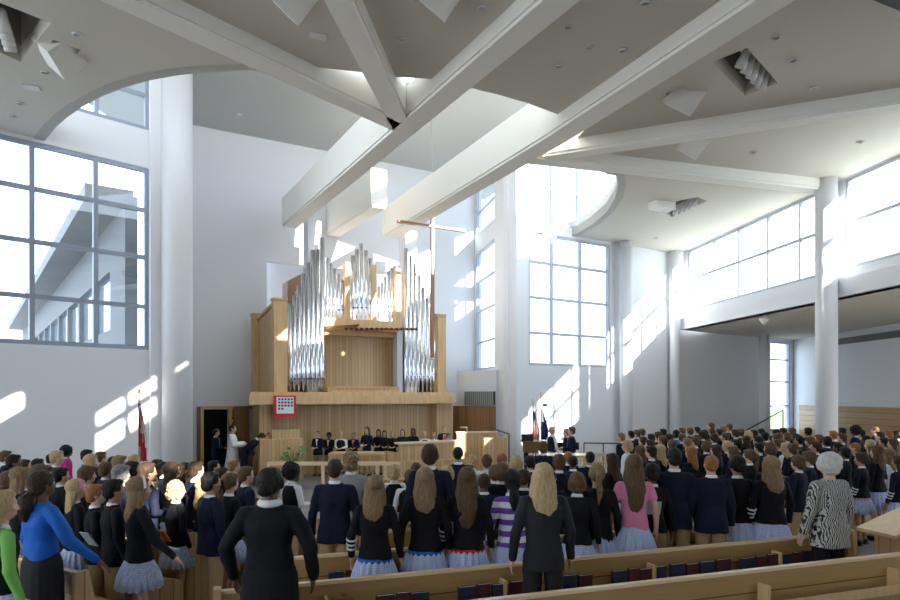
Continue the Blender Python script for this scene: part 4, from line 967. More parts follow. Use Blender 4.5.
def small_mesh(kind, kid=False, pose='down', sex='m'):
    hs = 1.08 if kid else 1.0; B = MB()
    def H(p): p = V(p); return V((0,0,1.47))+(p-V((0,0,1.47)))*hs
    sw = .95 if sex == 'f' else 1.05
    if kind == 'eye_r' or kind == 'eye_l':
        s = 1 if kind == 'eye_r' else -1; B.ball(H((s*.031,.078,1.598)), (.0135,.011,.009), seg=10, rings_=8); B.ball(H((s*.031,.0865,1.598)), (.0058,.004,.0062), mi=1, seg=8, rings_=6)
    if kind == 'collar':
        R = []
        for z, r, dz in ((1.435,.074,0),(1.455,.068,0),(1.470,.061,0),(1.470,.057,0),(1.44,.058,0)): R.append([V((r*math.cos(t), r*.95*math.sin(t)-.008, z-.03*max(0, math.sin(t))+.006*max(0,-math.sin(t)))) for t in [2*math.pi*i/24 for i in range(24)]])
        B.rings(R, caps=False)
    if kind == 'shirt_front':
        B.rings([[V((x, .098+.012*(1-abs(x)/.06)-(1.42-z)*-.06, z)) for x in (-w_, -w_*.3, w_*.3, w_)] for z, w_ in ((1.14,.006),(1.25,.028),(1.35,.045),(1.42,.05))], caps=False, closed=False)
    if kind == 'tie':
        for z0, z1, a, b_ in ((1.12,1.38,.026,.014),(1.38,1.42,.022,.016)):
            y0 = .122; y1 = .112 if z1 > 1.4 else .116
            B.hexa([(-a/2*2,y0-.01,z0),(a,y0-.01,z0),(a,y0+.006,z0),(-a,y0+.006,z0),(-b_,y1-.012,z1),(b_,y1-.012,z1),(b_,y1+.004,z1),(-b_,y1+.004,z1)])
    if kind in ('shoe_r', 'shoe_l'):
        s = 1 if kind == 'shoe_r' else -1
        x = s*.112; 
        if pose == 'sit': B.ball((s*.10,.50,.47), (.044,.125,.045)); 
        else: B.ball((x,.055,.042), (.046,.135,.042)); B.box((x,.05,.012), (.08,.24,.024)); B.ball((x-.005*s,-.03,.075), (.042,.05,.04))
    if kind == 'stripes':
        ew = POSE[pose]; e, w_ = V(ew[2]), V(ew[3]); d = (w_-e).normalized()
        for t in (.22,.42,.62):
            c = e.lerp(w_, t); q = d.to_track_quat('Z','Y').to_matrix().to_4x4(); q.translation = c; r = .046-.008*t+.009
            B.lathe([(r,-.009),(r+.003,-.009),(r+.003,.009),(r,.009)], M=q, n=20)
    if kind == 'belt': B.lathe([(.176,-.028),(.186,-.028),(.184,.02),(.176,.02)], (0,-.002,.868), 28, sx=.98, sy=.755)
    if kind == 'band':
        R = []
        for a in range(13):
            t = math.pi*a/12; c = H((math.cos(t)*.092, .030, 1.605+math.sin(t)*.104)); o = V((math.cos(t),0,math.sin(t)))
            R.append([c+V((0,-.013,0)), c+V((0,.013,0)), c+V((0,.013,0))+o*.006, c+V((0,-.013,0))+o*.006])
        B.rings(R, smooth=False)
    if kind == 'scarf': B.lathe([(.066,-.03),(.080,-.012),(.079,.008),(.064,.028),(.056,.02)], (0,-.008,1.455), 24)
    if kind == 'paper':
        B.hexa([(-.11,.27,1.13),(.11,.27,1.13),(.11,.275,1.13),(-.11,.275,1.13),(-.11,.37,1.27),(.11,.37,1.27),(.11,.375,1.27),(-.11,.375,1.27)])
    me = bpy.data.meshes.new(kind.split('_')[0]); bmesh.ops.recalc_face_normals(B.bm, faces=B.bm.faces[:]); B.bm.to_mesh(me); B.bm.free(); return me
MC = {}
def cached(key, fn):
    if key not in MC: MC[key] = fn()
    return MC[key]
SKIN = {'l': mat('fair_skin', (.62,.38,.28), .5), 'm': mat('tan_skin', (.42,.24,.16), .5), 'd': mat('brown_skin', (.13,.065,.04), .5)}
def hairmat(n_, c, c2): return mat('hair_'+n_, c, .42, kind='wood', col2=c2, scale=28, bump=.4)
HAIR = {'k': hairmat('black', (.008,.007,.007), (.02,.017,.016)), 'd': hairmat('dark_brown', (.030,.018,.011), (.055,.033,.02)), 'b': hairmat('brown', (.075,.042,.022), (.13,.078,.042)),
        'l': hairmat('light_brown', (.17,.105,.055), (.27,.18,.10)), 'y': hairmat('blond', (.36,.25,.12), (.52,.38,.21)), 'r': hairmat('red_brown', (.22,.085,.03), (.34,.15,.06)),
        'g': hairmat('grey', (.16,.155,.15), (.28,.27,.26)), 'w': hairmat('silver', (.42,.41,.38), (.60,.58,.55))}
HN = {'k':'black','d':'dark brown','b':'brown','l':'light brown','y':'blond','r':'reddish','g':'grey','w':'silver'}
SN = {'s':'short','z':'cropped','m':'thick','L':'long','H':'very long','l':'shoulder length','p':'ponytailed','u':'pinned up','o':'bobbed','n':'low ponytail','B':'rounded','c':'curly','a':'afro'}
CL = {'navy': mat('navy_wool', (.010,.013,.030), .8), 'black': mat('black_knit', (.010,.010,.013), .8), 'blue': mat('bright_blue_cotton', (.015,.12,.50), .6), 'white': mat('white_cotton', (.78,.78,.80), .7),
      'pink': mat('pink_cotton', (.72,.24,.42), .7), 'grey': mat('grey_cloth', (.25,.25,.26), .8), 'green': mat('green_cotton', (.18,.45,.10), .7), 'magenta': mat('magenta_cloth', (.40,.02,.20), .7),
      'khaki': mat('khaki_cotton', (.42,.29,.15), .75), 'lav': mat('lavender_cotton', (.36,.34,.62), .7), 'red': mat('red_cloth', (.5,.02,.03), .6), 'char': mat('charcoal_suit', (.022,.022,.026), .7)}
def plaid():
    m = bpy.data.materials.new('pale_blue_check'); m.use_nodes = True; n = m.node_tree.nodes; l = m.node_tree.links; b = n['Principled BSDF']; b.inputs['Roughness'].default_value = .8
    tc = n.new('ShaderNodeTexCoord'); wv = n.new('ShaderNodeTexWave'); wv.inputs['Scale'].default_value = 16; wv.bands_direction = 'X'; wv.inputs['Distortion'].default_value = .4; l.new(tc.outputs['Object'], wv.inputs[0])
    w2 = n.new('ShaderNodeTexWave'); w2.inputs['Scale'].default_value = 14; w2.bands_direction = 'Z'; l.new(tc.outputs['Object'], w2.inputs[0])
    ad = n.new('ShaderNodeMath'); l.new(wv.outputs['Fac'], ad.inputs[0]); l.new(w2.outputs['Fac'], ad.inputs[1])
    r = n.new('ShaderNodeValToRGB'); r.color_ramp.elements[0].color = (.36,.45,.72,1); r.color_ramp.elements[1].color = (.62,.68,.88,1); r.color_ramp.elements[0].position = .2; r.color_ramp.elements[1].position = .9
    dv = n.new('ShaderNodeMath'); dv.operation = 'MULTIPLY'; dv.inputs[1].default_value = .5; l.new(ad.outputs[0], dv.inputs[0]); l.new(dv.outputs[0], r.inputs[0]); l.new(r.outputs[0], b.inputs['Base Color']); return m
def stripes_m():
    m = bpy.data.materials.new('purple_white_stripes'); m.use_nodes = True; n = m.node_tree.nodes; l = m.node_tree.links; b = n['Principled BSDF']; b.inputs['Roughness'].default_value = .8
    tc = n.new('ShaderNodeTexCoord'); sx = n.new('ShaderNodeSeparateXYZ'); l.new(tc.outputs['Object'], sx.inputs[0])
    a = n.new('ShaderNodeMath'); a.operation = 'DIVIDE'; a.inputs[1].default_value = .125; l.new(sx.outputs[2], a.inputs[0]); f = n.new('ShaderNodeMath'); f.operation = 'FRACT'; l.new(a.outputs[0], f.inputs[0])
    g = n.new('ShaderNodeMath'); g.operation = 'GREATER_THAN'; g.inputs[1].default_value = .5; l.new(f.outputs[0], g.inputs[0])
    x = n.new('ShaderNodeMix'); x.data_type = 'RGBA'; x.inputs[6].default_value = (.16,.07,.42,1); x.inputs[7].default_value = (.75,.74,.80,1); l.new(g.outputs[0], x.inputs[0]); l.new(x.outputs[2], b.inputs['Base Color']); return m
def swirl_m():
    m = bpy.data.materials.new('black_white_swirl'); m.use_nodes = True; n = m.node_tree.nodes; l = m.node_tree.links; b = n['Principled BSDF']; b.inputs['Roughness'].default_value = .7
    tc = n.new('ShaderNodeTexCoord'); wv = n.new('ShaderNodeTexWave'); wv.inputs['Scale'].default_value = 17; wv.inputs['Distortion'].default_value = 11; wv.inputs['Detail'].default_value = 2; wv.inputs['Detail Scale'].default_value = .8
    l.new(tc.outputs['Object'], wv.inputs[0]); r = n.new('ShaderNodeValToRGB'); r.color_ramp.elements[0].position = .35; r.color_ramp.elements[1].position = .5; r.color_ramp.elements[0].color = (.03,.03,.035,1); r.color_ramp.elements[1].color = (.46,.45,.42,1)
    l.new(wv.outputs['Fac'], r.inputs[0]); l.new(r.outputs[0], b.inputs['Base Color']); return m
CL['plaid'] = plaid(); CL['rugby'] = stripes_m(); CL['swirl'] = swirl_m()
EYE = mat('eye_white', (.75,.73,.70), .25); IRIS = mat('eye_iris', (.05,.03,.02), .2); SHOE = mat('black_shoe', (.015,.013,.012), .35)
PEOPLE = []
def part(name, me, mats, parent):
    o = bpy.data.objects.new(name, me); C.objects.link(o); o.parent = parent
    mats = mats if isinstance(mats, (list, tuple)) else [mats]
    while len(me.materials) < len(mats): me.materials.append(None)
    for i, m in enumerate(mats): o.material_slots[i].link = 'OBJECT'; o.material_slots[i].material = m
    return o
def person(x, y, H, face, outfit, hair, skin='l', pose='down', sex=None, kid=True, wid=1.0, z=0, label=None, group=None, extra=(), lean=0, bot=None):
    """outfit: (top kind, top colour, bottom kind, bottom colour)"""
    tk, tc, bk_, bc = outfit; sex = sex or ('f' if bk_ in ('pleat', 'straight') or hair[0] in 'LHlpuo' else 'm')
    e = empty('person', (x, y, z), math.radians(face), label, 'person', group); s = H/(1.715 if hair[0] != 'a' else 1.74); e.scale = (s*wid, s*wid, s)
    part('body', cached(('body', pose, sex, kid), lambda: body_mesh(pose, sex, kid)), SKIN[skin], e)
    part('hair', cached(('hair', hair[0], kid), lambda: hair_mesh(hair[0], kid)), HAIR[hair[1]], e)
    NT = {'blazer':'blazer','sweater':'sweater','tshirt':'t_shirt','blouse':'blouse','tunic':'tunic','robe':'robe','vest':'vest'}
    if tk == 'vest': part('shirt', cached(('top', 'shirt', pose, sex), lambda: top_mesh('sweater', pose, sex, .84)), CL['green' if tc == 'green' else 'white'], e)
    part(NT[tk], cached(('top', tk, pose, sex), lambda: top_mesh(tk, pose, sex, 1.12 if tk == 'vest' else 1)), CL['black' if tk == 'vest' and tc == 'green' else tc], e)
    if bk_ in ('pleat', 'straight'): part('skirt', cached(('sk', bk_), lambda: skirt_mesh(bk_)), CL[bc], e)
    elif bk_: part('trousers', cached(('tr', pose == 'sit'), lambda: trousers_mesh(pose)), CL[bc], e)
    if tk in ('blazer', 'sweater', 'vest') and 'nocollar' not in extra: part('shirt_collar', cached(('collar',), lambda: small_mesh('collar')), CL['white'], e)
    if tk == 'blazer' and 'nocollar' not in extra and abs(face) > 60: part('shirt_front', cached(('sf',), lambda: small_mesh('shirt_front')), CL['white'], e)
    for k in ('r', 'l'):
        part('eye', cached(('eye', k, kid), lambda: small_mesh('eye_'+k, kid)), [EYE, IRIS], e)
        part('shoe', cached(('shoe', k, pose == 'sit'), lambda: small_mesh('shoe_'+k, pose=pose)), SHOE, e)
    if 'stripes' in extra: part('sleeve_stripe', cached(('st', pose), lambda: small_mesh('stripes', pose=pose)), CL['white'], e)
    if 'bandw' in extra: part('headband', cached(('bd', kid), lambda: small_mesh('band', kid)), CL['white'], e)
    if 'bandp' in extra: part('headband', cached(('bd', kid), lambda: small_mesh('band', kid)), CL['pink'], e)
    if 'scarf' in extra: part('scarf', cached(('sc',), lambda: small_mesh('scarf')), CL['white'], e)
    if 'beltp' in extra: part('waistband', cached(('be',), lambda: small_mesh('belt')), CL['pink'], e)
    if 'beltr' in extra: part('waistband', cached(('be',), lambda: small_mesh('belt')), CL['red'], e)
    if 'beltb' in extra: part('waistband', cached(('be',), lambda: small_mesh('belt')), CL['blue'], e)
    if 'tier' in extra: part('tie', cached(('tie',), lambda: small_mesh('tie')), CL['red'], e)
    if 'tieg' in extra: part('tie', cached(('tie',), lambda: small_mesh('tie')), CL['green'], e)
    if lean:
        R_ = Matrix.Rotation(math.radians(-lean), 4, 'X')
        for ch in e.children:
            ch.data = ch.data.copy()
            for v in ch.data.vertices:
                t = max(0, min(1, (v.co.z-.86)/.16)); c = v.co.copy(); p = V((0,0,.94)); r_ = Matrix.Rotation(math.radians(-lean*t), 4, 'X'); v.co = p+r_ @ (c-p) if t > 0 else c
    PEOPLE.append((x, y, e)); return e
def pew_room(x, y):      # how far the legs are from seat and backrest; True when there is room to stand
    p = V((x, y, 0)); d = (p-PB2).dot(PN); s_ = (p-PB2).dot(PA)
    k = math.floor(d/.96+1)
    if 0 <= k <= 8 and s_ > .42*max(0,k-1)-.25 and s_ < 7.4+(2.2 if k == 0 else 0)-.1*k:
        f = d-(k-1)*.96
        if k == 8: return f > .56 or f < .03
        return .57 <= f <= .78
    for k in range(6):
        q = LE+V((.2,.92,0))*(.9*k); f = (p-q).dot(LM); t = (p-q).dot(LA)
        nf = .9*(V((.2,.92,0)).dot(LM))
        if -.25 < t < 6.4:
            if -.17 < f < .43: return False
    for k in range(5):
        q = V((6.2,10.6,0))+V((-.25,.98,0))*1.5*k; f = (p-q).dot(V((-.62,.78,0))); t = (p-q).dot(RA)
        if -.25 < t < 3.8 and -.2 < f < .52: return False
    return True
LM = V((LA.y, -LA.x, 0)); LM = LM if LM.y > 0 else -LM
def fit(u, vt, Y=None, H=None):
    if Y is None: Y = (CAMZ-H)*F/(vt-HOR)
    else: H = CAMZ-(vt-HOR)*Y/F
    return (u-450)/F*Y, Y, H
def P(u, vt, face, outfit, hair, skin='l', Y=None, H=None, **k):
    x, y, h = fit(u, vt, Y, H); Y0 = y
    for i in range(90):
        yy = Y0+(.022*((i+1)//2))*(1 if i % 2 else -1); xx, _, hh = fit(u, vt, yy)
        if pew_room(xx, yy) and all((a-xx)**2+(b-yy)**2 > .345**2 for a, b, _e in PEOPLE): x, y, h = xx, yy, hh; break
    return person(x, y, h, face, outfit, hair, skin, **k)
NB = ('blazer','navy','tr','khaki'); BB = ('blazer','black','tr','khaki'); GS = ('sweater','black','pleat','plaid'); NS = ('sweater','navy','pleat','plaid'); GB = ('blazer','black','pleat','plaid'); BS = ('sweater','black','tr','khaki')
# nearest figures, centre block (all face the chancel, away from us)
P(270,467,0,('blouse','black','straight','black'),'uk','d',Y=5.35,pose='wide',kid=False,wid=1.12,extra=('scarf','nocollar'),label='woman dressed in black with a white scarf, arms held out, nearest the viewer')
P(335,458,2,NB,'sd','l',Y=7.15,kid=False,sex='m',label='tall man in dark navy blazer and khaki trousers beside the woman in black')
P(375,476,-3,('sweater','black','pleat','plaid'),'Ll','l',Y=6.55,label='girl with long straw-brown hair, right of the tall man in navy',extra=('stripes','beltb'))
P(425,468,2,('sweater','black','pleat','plaid'),'Ll','l',Y=6.75,label='girl with long brown hair and blue waistband, under the tall dark haired boy',extra=('beltb',))
P(467,468,0,('sweater','black','pleat','plaid'),'Hb','l',Y=6.8,label='girl with long brown hair and red waistband, left of the striped shirt',extra=('stripes','beltr'))
P(512,470,5,('sweater','rugby','pleat','plaid'),'nk','m',Y=7.05,label='girl in purple and white striped rugby shirt',extra=())
P(543,462,5,('blazer','char','tr','char'),'Ly','l',Y=5.95,kid=False,sex='f',label='blonde woman in a dark trouser suit standing before the second pew',extra=('nocollar',))
P(577,473,-6,('sweater','black','pleat','plaid'),'ob','l',Y=7.0,label='brown haired girl half hidden behind the blonde woman')
P(597,465,-4,('blazer','black','pleat','plaid'),'pl','l',Y=7.3,label='girl with light ponytail in black blazer, left of the pink shirt',extra=('nocollar',))
P(634,455,-4,('tshirt','pink','pleat','plaid'),'Hb','l',Y=7.35,label='girl in a pink t-shirt with very long brown hair')
P(674,447,-4,('blazer','navy','tr','khaki'),'sk','l',Y=8.2,kid=False,sex='m',label='tall black haired man in navy blazer right of the pink shirted girl')
P(711,454,-3,('blazer','navy','tr','khaki'),'zr','l',Y=7.6,kid=False,sex='m',label='boy with cropped reddish hair in navy blazer')
P(737,456,5,('sweater','black','pleat','plaid'),'uk','m',Y=8.7,label='girl with black pinned hair and pale collar, right of the red haired boy')
P(771,457,5,('sweater','black','pleat','plaid'),'Ll','l',Y=8.0,wid=1.08,label='girl with long light brown hair left of the white haired woman',extra=('stripes','nocollar'))
P(829,453,14,('tunic','swirl','tr','black'),'Bw','l',Y=7.35,kid=False,sex='f',wid=1.05,label='woman with short silver hair in a black and white patterned tunic')
# right aisle girls
P(861,453,35,GS,'ud','m',H=1.53,label='girl with pink waistband standing in the right aisle, bare legs visible',extra=('stripes','beltp'))
P(877,446,30,GS,'Lb','l',H=1.62,label='long haired girl just behind the girl with pink waistband',extra=('nocollar',))
P(889,449,30,('blouse','white','pleat','plaid'),'Ll','l',H=1.55,label='girl in a white blouse at the right edge aisle')
P(899,456,25,NS,'ld','m',H=1.52,label='girl in navy sweater cut by the right picture edge',extra=('stripes',))
# second rank behind the centre girls
P(430,444,-2,NB,'md','l',Y=7.9,kid=False,sex='m',label='very tall boy with thick dark hair in navy blazer near the middle')
P(458,446,0,NB,'zk','m',H=1.74,kid=False,sex='m',label='man with close cropped dark hair right of the very tall boy')
P(351,453,0,('blazer','grey','tr','khaki'),'cl','l',H=1.72,sex='m',label='curly haired person in a grey jacket behind the tall man')
P(394,466,10,('vest','black','pleat','plaid'),'cy','l',H=1.45,label='child with curly blond hair before the choir stall',extra=())
P(410,470,-5,('vest','black','tr','khaki'),'sb','l',H=1.42,sex='m',label='boy with brown hair half hidden between long haired girls')
P(484,474,0,NB,'zd','d',H=1.55,sex='m',label='boy with dark cropped hair between two long haired girls')
P(502,463,5,GS,'ob','l',H=1.60,label='brown bobbed girl behind the striped shirt')
P(487,455,-5,('sweater','white','tr','khaki'),'sb','l',H=1.60,sex='m',label='boy in a white shirt left of centre crowd')
P(472,456,8,('vest','black','pleat','plaid'),'cy','l',H=1.50,label='curly blond girl lit by the sun right of the cropped man')
P(502,454,0,BB,'sr','l',H=1.58,sex='m',label='boy with reddish hair right of the white shirted boy')
P(516,456,0,GS,'oy','l',H=1.55,label='blond girl right of the reddish haired boy')
P(530,456,0,NB,'sk','l',H=1.58,sex='m',label='black haired boy just left of the blonde woman')
P(543,442,0,NB,'mb','l',Y=12.5,sex='m',label='brown haired boy rising above the blonde woman')
P(559,455,-5,NB,'mb','l',H=1.62,sex='m',label='brown haired boy right of the blonde woman')
P(573,456,-4,NB,'zk','d',H=1.60,sex='m',label='black haired boy in navy blazer between blonde woman and ponytail girl')
P(568,452,0,BB,'sr','l',H=1.50,sex='m',label='reddish haired boy behind the black haired boy')
P(612,454,40,('blouse','black','pleat','plaid'),'Ld','l',H=1.62,label='girl with long dark hair facing left, beside the pink shirt',extra=())
P(652,464,0,BS,'uk','d',H=1.62,label='black haired student right of the pink shirted girl')
# left block
P(42,470,-32,('blouse','blue','straight','char'),'nd','d',Y=5.95,pose='reach',kid=False,wid=1.02,label='woman in bright blue blouse with her hand on the pew end')
P(2,492,-40,('vest','green','pleat','plaid'),'ly','l',Y=5.25,label='blond girl with green sleeve in the lower left corner')
P(21,468,-48,GS,'Ll','l',Y=7.1,label='girl with long light brown hair behind the woman in blue')
P(76,480,-48,GS,'ly','l',Y=7.3,label='blonde girl with a pink hair band beside the woman in blue',extra=('bandp',))
P(96,485,-60,BB,'sr','l',Y=7.0,sex='m',label='reddish haired boy lit by the sun right of the pink hair band')
P(114,480,-50,('blazer','black','tr','khaki'),'sk','m',Y=6.75,sex='m',label='boy in black blazer and khaki trousers left of the white headband')
P(139,478,-50,GS,'Ll','l',Y=6.5,pose='reach',label='girl with white headband, striped sleeve and pleated skirt at the aisle',extra=('bandw','stripes'))
P(177,482,-45,GS,'cy','l',H=1.46,label='girl with curly blond hair at the left aisle',extra=())
P(203,480,-45,GS,'Ly','l',H=1.47,pose='reach',label='blonde girl lit by the sun at the third left pew',extra=('stripes',))
left = [(164,463,'mk','m',NB),(172,463,'Ld','l',GS),(184,463,'Ld','l',GS),(196,466,'pb','l',GS),(214,461,'sk','l',NB),(211,473,'sk','m',NB),
 (6,451,'sb','l',NB),(14,455,'sk','d',BB),(25,460,'od','l',GS),(38,459,'sk','d',BB),(52,454,'sk','l',NB),(57,451,'sy','l',NB),(67,446,'ak','d',('blazer','magenta','tr','black')),
 (87,450,'sk','m',BB),(91,455,'Ly','l',GS),(101,452,'sb','l',NB),(106,463,'mb','l',NB),(87,467,'mb','l',BB),(61,468,'sk','l',BB),(114,457,'sk','l',NB),(120,456,'sl','l',NB),(121,466,'mg','l',NB),
 (134,455,'oy','l',GS),(132,462,'ok','d',GS),(147,463,'sd','m',NB),(41,466,'mb','l',BB),(9,472,'ob','l',GS),(30,474,'sd','m',BB),(151,474,'sd','l',BB),(157,460,'sd','l',NB),
 (230,474,'pb','l',GS),(246,467,'sb','l',NB),(234,460,'sl','l',NB),(292,463,'ak','d',('vest','black','pleat','plaid')),(222,468,'sd','m',BB),(196,462,'sd','l',NB)]
cen = [(447,466,'oy','l',GS),(524,470,'ud','m',GS),(590,452,'zk','m',NB),(416,463,'sb','l',BB),(495,466,'mb','l',NB),(550,470,'sd','l',NB)]
right = [(621,433,'sl','l',NB),(631,431,'sk','l',BB),(637,430,'sb','l',NB),(642,429,'sb','l',NB),(651,434,'sk','l',NB),(650,440,'sd','l',NB),(658,432,'ld','l',GS),(663,429,'sk','l',NB),(662,436,'sb','l',NB),(669,434,'sd','d',BB),
 (676,430,'zk','d',('blazer','blue','tr','khaki')),(682,428,'sb','l',NB),(682,434,'mb','l',NB),(690,428,'mb','l',NB),(697,427,'sk','l',NB),(704,430,'ld','l',GS),(711,423,'sb','l',NB),(712,429,'sd','l',BB),(627,441,'cy','l',('blouse','white','pleat','plaid')),
 (640,446,'Lb','l',GS),(651,446,'sk','l',BB),(660,445,'Ly','l',GS),(695,437,'sb','l',NB),(691,447,'Lr','l',GS),(687,438,'sl','l',NB),(714,434,'md','l',NB),(716,445,'Ld','l',GS),(702,431,'sd','d',BB),
 (723,426,'sl','l',NB),(729,424,'zb','l',('blazer','navy','tr','khaki')),(735,430,'md','l',NB),(741,429,'ob','l',GS),(748,431,'oy','l',GS),(754,430,'ld','l',GS),(758,436,'sk','m',NB),(761,429,'sk','l',NB),(765,433,'mk','d',BB),(776,430,'mk','l',NB),(777,434,'cb','l',GS),
 (779,440,'mb','l',NB),(787,433,'ob','l',GS),(796,434,'sk','d',BB),(799,436,'sk','m',NB),(808,428,'mk','d',BB),(819,435,'sb','l',NB),(737,440,'sk','l',NB),(727,441,'sy','l',NB),(746,436,'Ld','l',GS),(749,450,'pb','l',GS),(759,443,'sk','l',NB),(770,443,'ob','l',GS),
 (785,443,'Ly','l',('vest','navy','tr','khaki')),(793,444,'mb','l',NB),(803,447,'sd','d',NB),(810,437,'mb','l',NB),(826,430,'sk','d',BB),(833,431,'sr','l',NB),(842,428,'sk','d',BB),(842,434,'sd','l',NB),(855,426,'ak','d',NB),(875,427,'sb','l',NB),
 (866,436,'sk','d',BB),(870,440,'sy','l',NB),(889,431,'sr','l',NB),(897,431,'sk','d',BB),(884,438,'sk','m',BB),(893,439,'lb','l',GS),(855,443,'zr','l',BB),(838,443,'zk','d',BB),(827,437,'mk','d',NB),(872,446,'Lb','l',GS),(798,456,'mb','l',NB),(809,452,'mb','l',NB),(643,437,'sd','l',NB),(725,433,'sb','l',BB),(719,429,'sd','l',NB),
 (845,448,'mk','d',BB),(733,447,'Lb','l',GS),(772,436,'sd','l',NB),(816,442,'sd','m',NB),(880,432,'sd','l',NB),(861,430,'sk','l',BB),(672,440,'Lb','l',GS),(706,441,'ob','l',GS),(792,428,'sb','l',BB),(783,428,'sd','m',NB)]
def solids_ok(x, y, r=.40):
    for (a, b, e) in PEOPLE:
        if (a-x)**2+(b-y)**2 < r*r: return False
    for (cx, cy_, cr) in ((.579*16.9, 16.9, .6), ((764-450)/F*27.6, 27.6, .5), ((626.5-450)/F*23.7, 23.75, .5)):
        if (cx-x)**2+(cy_-y)**2 < (cr+.1)**2: return False
    if (V((x,y,0))-P1).dot(br) > -.35: return False           # behind the right back wall
    if (V((x,y,0))-K1).dot(bl) > -.35: return False
    return True
AREA = {'left': 'left block', 'centre': 'centre block', 'right': 'right crowd'}
def far(lst, area, face):
    recs = []
    for u, vt, hr, sk, of in sorted(lst, key=lambda r: -r[1]):
        best = None
        for r_ in (.46, .41, .37, .33, .28, .22):
            for i in range(30):
                H = (1.57 if vt > 426 else 1.68)+.0125*((i+1)//2)*(1 if i % 2 else -1)
                x, y, h = fit(u, vt, H=H)
                if solids_ok(x, y, r_) and (pew_room(x, y) or r_ < .25): best = (x, y, h); break
            if best: break
        if not best: best = fit(u, vt, H=1.56)
        x, y, h = best; ex = ()
        if of[2] == 'pleat' and (u*7) % 3 == 0: ex = ('stripes',)
        if of is NB and (u+vt) % 5 == 0: ex = ('tieg',)
        e = person(x, y, h, face+((u*37+vt*11) % 31-15), of, hr, sk, extra=ex, pose=('front' if (u+vt) % 3 else 'down'))
        if of[2] == 'pleat' or hr[0] in 'Llpuo': sx = 'girl'
        else: sx = 'boy' if sk else 'man'
        if hr == 'ak' and area == 'left': sx = 'woman'
        top = {'blazer':'blazer','sweater':'sweater','vest':'vest','blouse':'blouse'}[of[0]]
        col = of[1]; depth = 'near the wall' if vt < 436 else 'in the back rows' if vt < 446 else 'in the middle rows' if vt < 458 else 'in the nearer rows'
        recs.append((u, e, '%s with %s %s hair in %s %s %s, %s' % (sx, SN[hr[0]], HN[hr[1]], col, top, depth, AREA[area])))
    by = {}
    for u, e, l_ in recs: by.setdefault(l_, []).append((u, e))
    for l_, L_ in by.items():
        L_.sort(key=lambda t: t[0])
        for i, (u, e) in enumerate(L_):
            lab = l_ if len(L_) == 1 else l_+', '+ordinal(i)+' from left'
            lab = lab.replace('shoulder length', 'loose').replace('pinned up', 'pinned').replace('low ponytail', 'tied')
            wd = lab.split()
            if len(wd) > 16: lab = lab.replace(' with ', ', ', 1).replace(' hair in ', ' hair, ').replace('in the nearer', 'nearer').replace('in the middle', 'middle').replace('in the back', 'back')
            if len(lab.split()) > 16: lab = lab.replace(' from left', '')
            tag(e, lab, 'person', 'students standing in the '+AREA[area])
far(left, 'left', -48); far(cen, 'centre', -2); far(right, 'right', 42)
# choir behind the stall: faces the nave
ch = [(318,431,'sl','l',NB,1.50,165,'boy in navy blazer and khakis standing left of the choir table',()),(329,432.5,'mk','d',BB,1.4,170,'dark haired boy standing second in the choir row',()),
 (341,432,'sy','l',('vest','black','tr','khaki'),1.36,175,'blond child in white collar and black vest, third in the choir row',()),(353.5,432.5,'zb','m',NB,1.36,180,'boy in navy blazer with a red tie behind the choir table',('tier',)),
 (367,427,'Lb','l',NS,1.5,160,'girl with big long brown hair in the middle of the choir row',()),(378.5,429.5,'ld','m',GS,1.45,175,'dark haired girl right of the big haired girl',('nocollar',)),
 (384.5,430.5,'lb','m',GS,1.40,185,'girl half hidden between two singers',('nocollar',)),(392.5,431,'Ly','l',GS,1.45,180,'blonde girl in a black top behind the stall end',()),
 (402.5,429,'lb','l',GS,1.45,178,'brown haired girl with a headband in the choir stall',('bandw',)),(413,428.5,'ld','d',GS,1.45,170,'dark haired girl right of the headband girl in the stall',()),
 (425,432,'cy','l',('vest','black','pleat','plaid'),1.32,185,'curly blond child in the choir stall',()),(433.5,432.5,'sy','l',('vest','white','tr','khaki'),1.30,180,'small blond child in white at the right of the stall',()),
 (444.5,425.5,'zl','l',('blazer','char','tr','char'),1.5,180,'man in dark suit with a red tie at the stall end',('tier',))]
for i, (u, vt, hr, sk, of, H_, fc, lab, ex) in enumerate(ch):
    Y_ = 19.2+(.35 if i in (6,) else 0)+(i % 2)*.36+(.5 if u > 440 else 0); x, y, h = fit(u, vt, Y=Y_)
    person(x, y, h-.12, fc, of, hr, sk, pose='sit' if 330 < u < 440 and False else 'front', label=lab, group='choir facing the congregation', extra=ex, z=.12, kid=(u < 440))
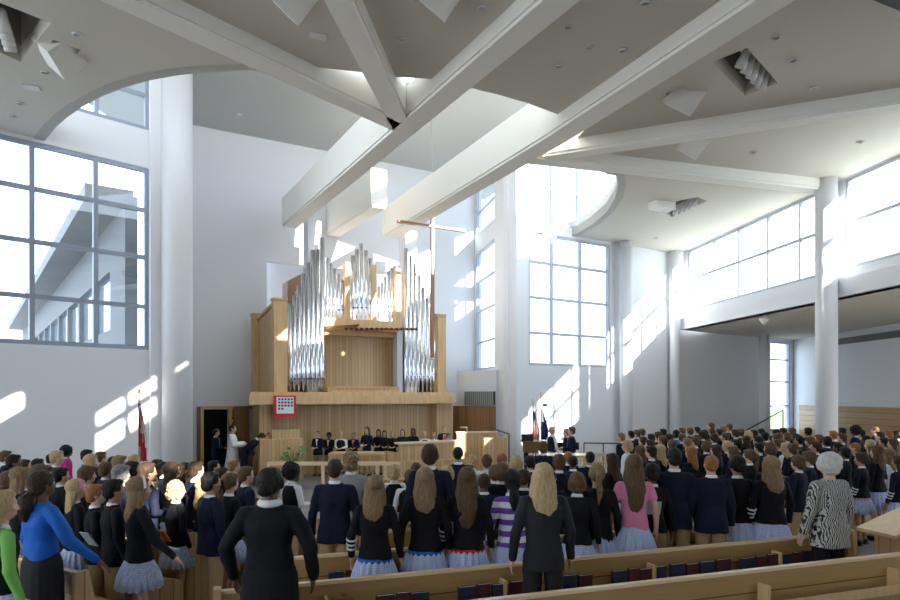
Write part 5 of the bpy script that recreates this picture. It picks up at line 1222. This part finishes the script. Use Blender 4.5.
# figures at the left by the doorway
x, y, h = fit(216, 428.5, Y=18.4); person(x, y, h-.0, -75, ('blazer','navy','tr','navy'), 'sk', 'l', kid=False, sex='m', pose='front', label='dark suited man standing left of the white robed priest')
x, y, h = fit(232.5, 424.5, Y=18.2); person(x, y, h, -80, ('robe','white','tr','black'), 'zd', 'l', kid=False, sex='m', pose='give', label='priest in a long white robe holding out his hands')
pr = PEOPLE[-1][2]
x, y, h = fit(262, 446, Y=18.0); person(x-.50, y, 1.66, -80, ('blazer','navy','tr','navy'), 'sd', 'l', kid=False, sex='m', pose='front', lean=48, label='man in dark navy suit bowing in front of the priest')
# by the piano
P(552,427,-60,('vest','navy','pleat','plaid'),'sy','l',Y=19.0,label='blond child in pale clothes moving along the piano')
P(566.5,429,75,NB,'sl','l',Y=18.5,sex='m',pose='front',label='boy reading at the piano, left of the crested blazer')
P(571.5,427,80,NB,'sb','l',Y=18.0,sex='m',pose='front',label='boy in a navy blazer facing left beside the piano')
# papers and books held in the hands
def held(u, v, Y, face, size, m_, lab, name='sheet_of_paper', cat='paper', tilt=35):
    p = py(u, v, Y); B = MB(); B.box((0,0,0), (size[0], .012, size[1])); o = B.build(name, m_); o.location = p; o.rotation_euler = (math.radians(tilt), 0, math.radians(face)); tag(o, lab, cat)
PAP = mat('white_paper', (.8,.8,.8), .6)
held(229,531,7.6,-20,(.24,.20),PAP,'white sheet held beside the woman in black',tilt=20)
held(652,508,7.6,-10,(.20,.20),mat('pale_blue_page', (.6,.7,.85), .6),'open book held right of the pink shirted girl','hymn_sheet','book')
held(89,539,6.7,-30,(.16,.18),mat('grey_green_cover', (.25,.33,.33), .6),'grey green booklet above the nearest left pew end','booklet','book')
held(165,536,6.9,-30,(.09,.16),mat('orange_red_cover', (.7,.12,.03), .5),'orange red booklet held at the left aisle','booklet','book')
held(168,547,6.75,-40,(.20,.14),PAP,'white pages under the hand of the headband girl',tilt=70)

bpy.data.scenes.remove(TSC)

for m in list(CL.values()): m.node_tree.nodes['Principled BSDF'].inputs['Specular IOR Level'].default_value = .15
for k, m in HAIR.items():
    m.node_tree.nodes['Principled BSDF'].inputs['Specular IOR Level'].default_value = .18; m.node_tree.nodes['Principled BSDF'].inputs['Roughness'].default_value = .6
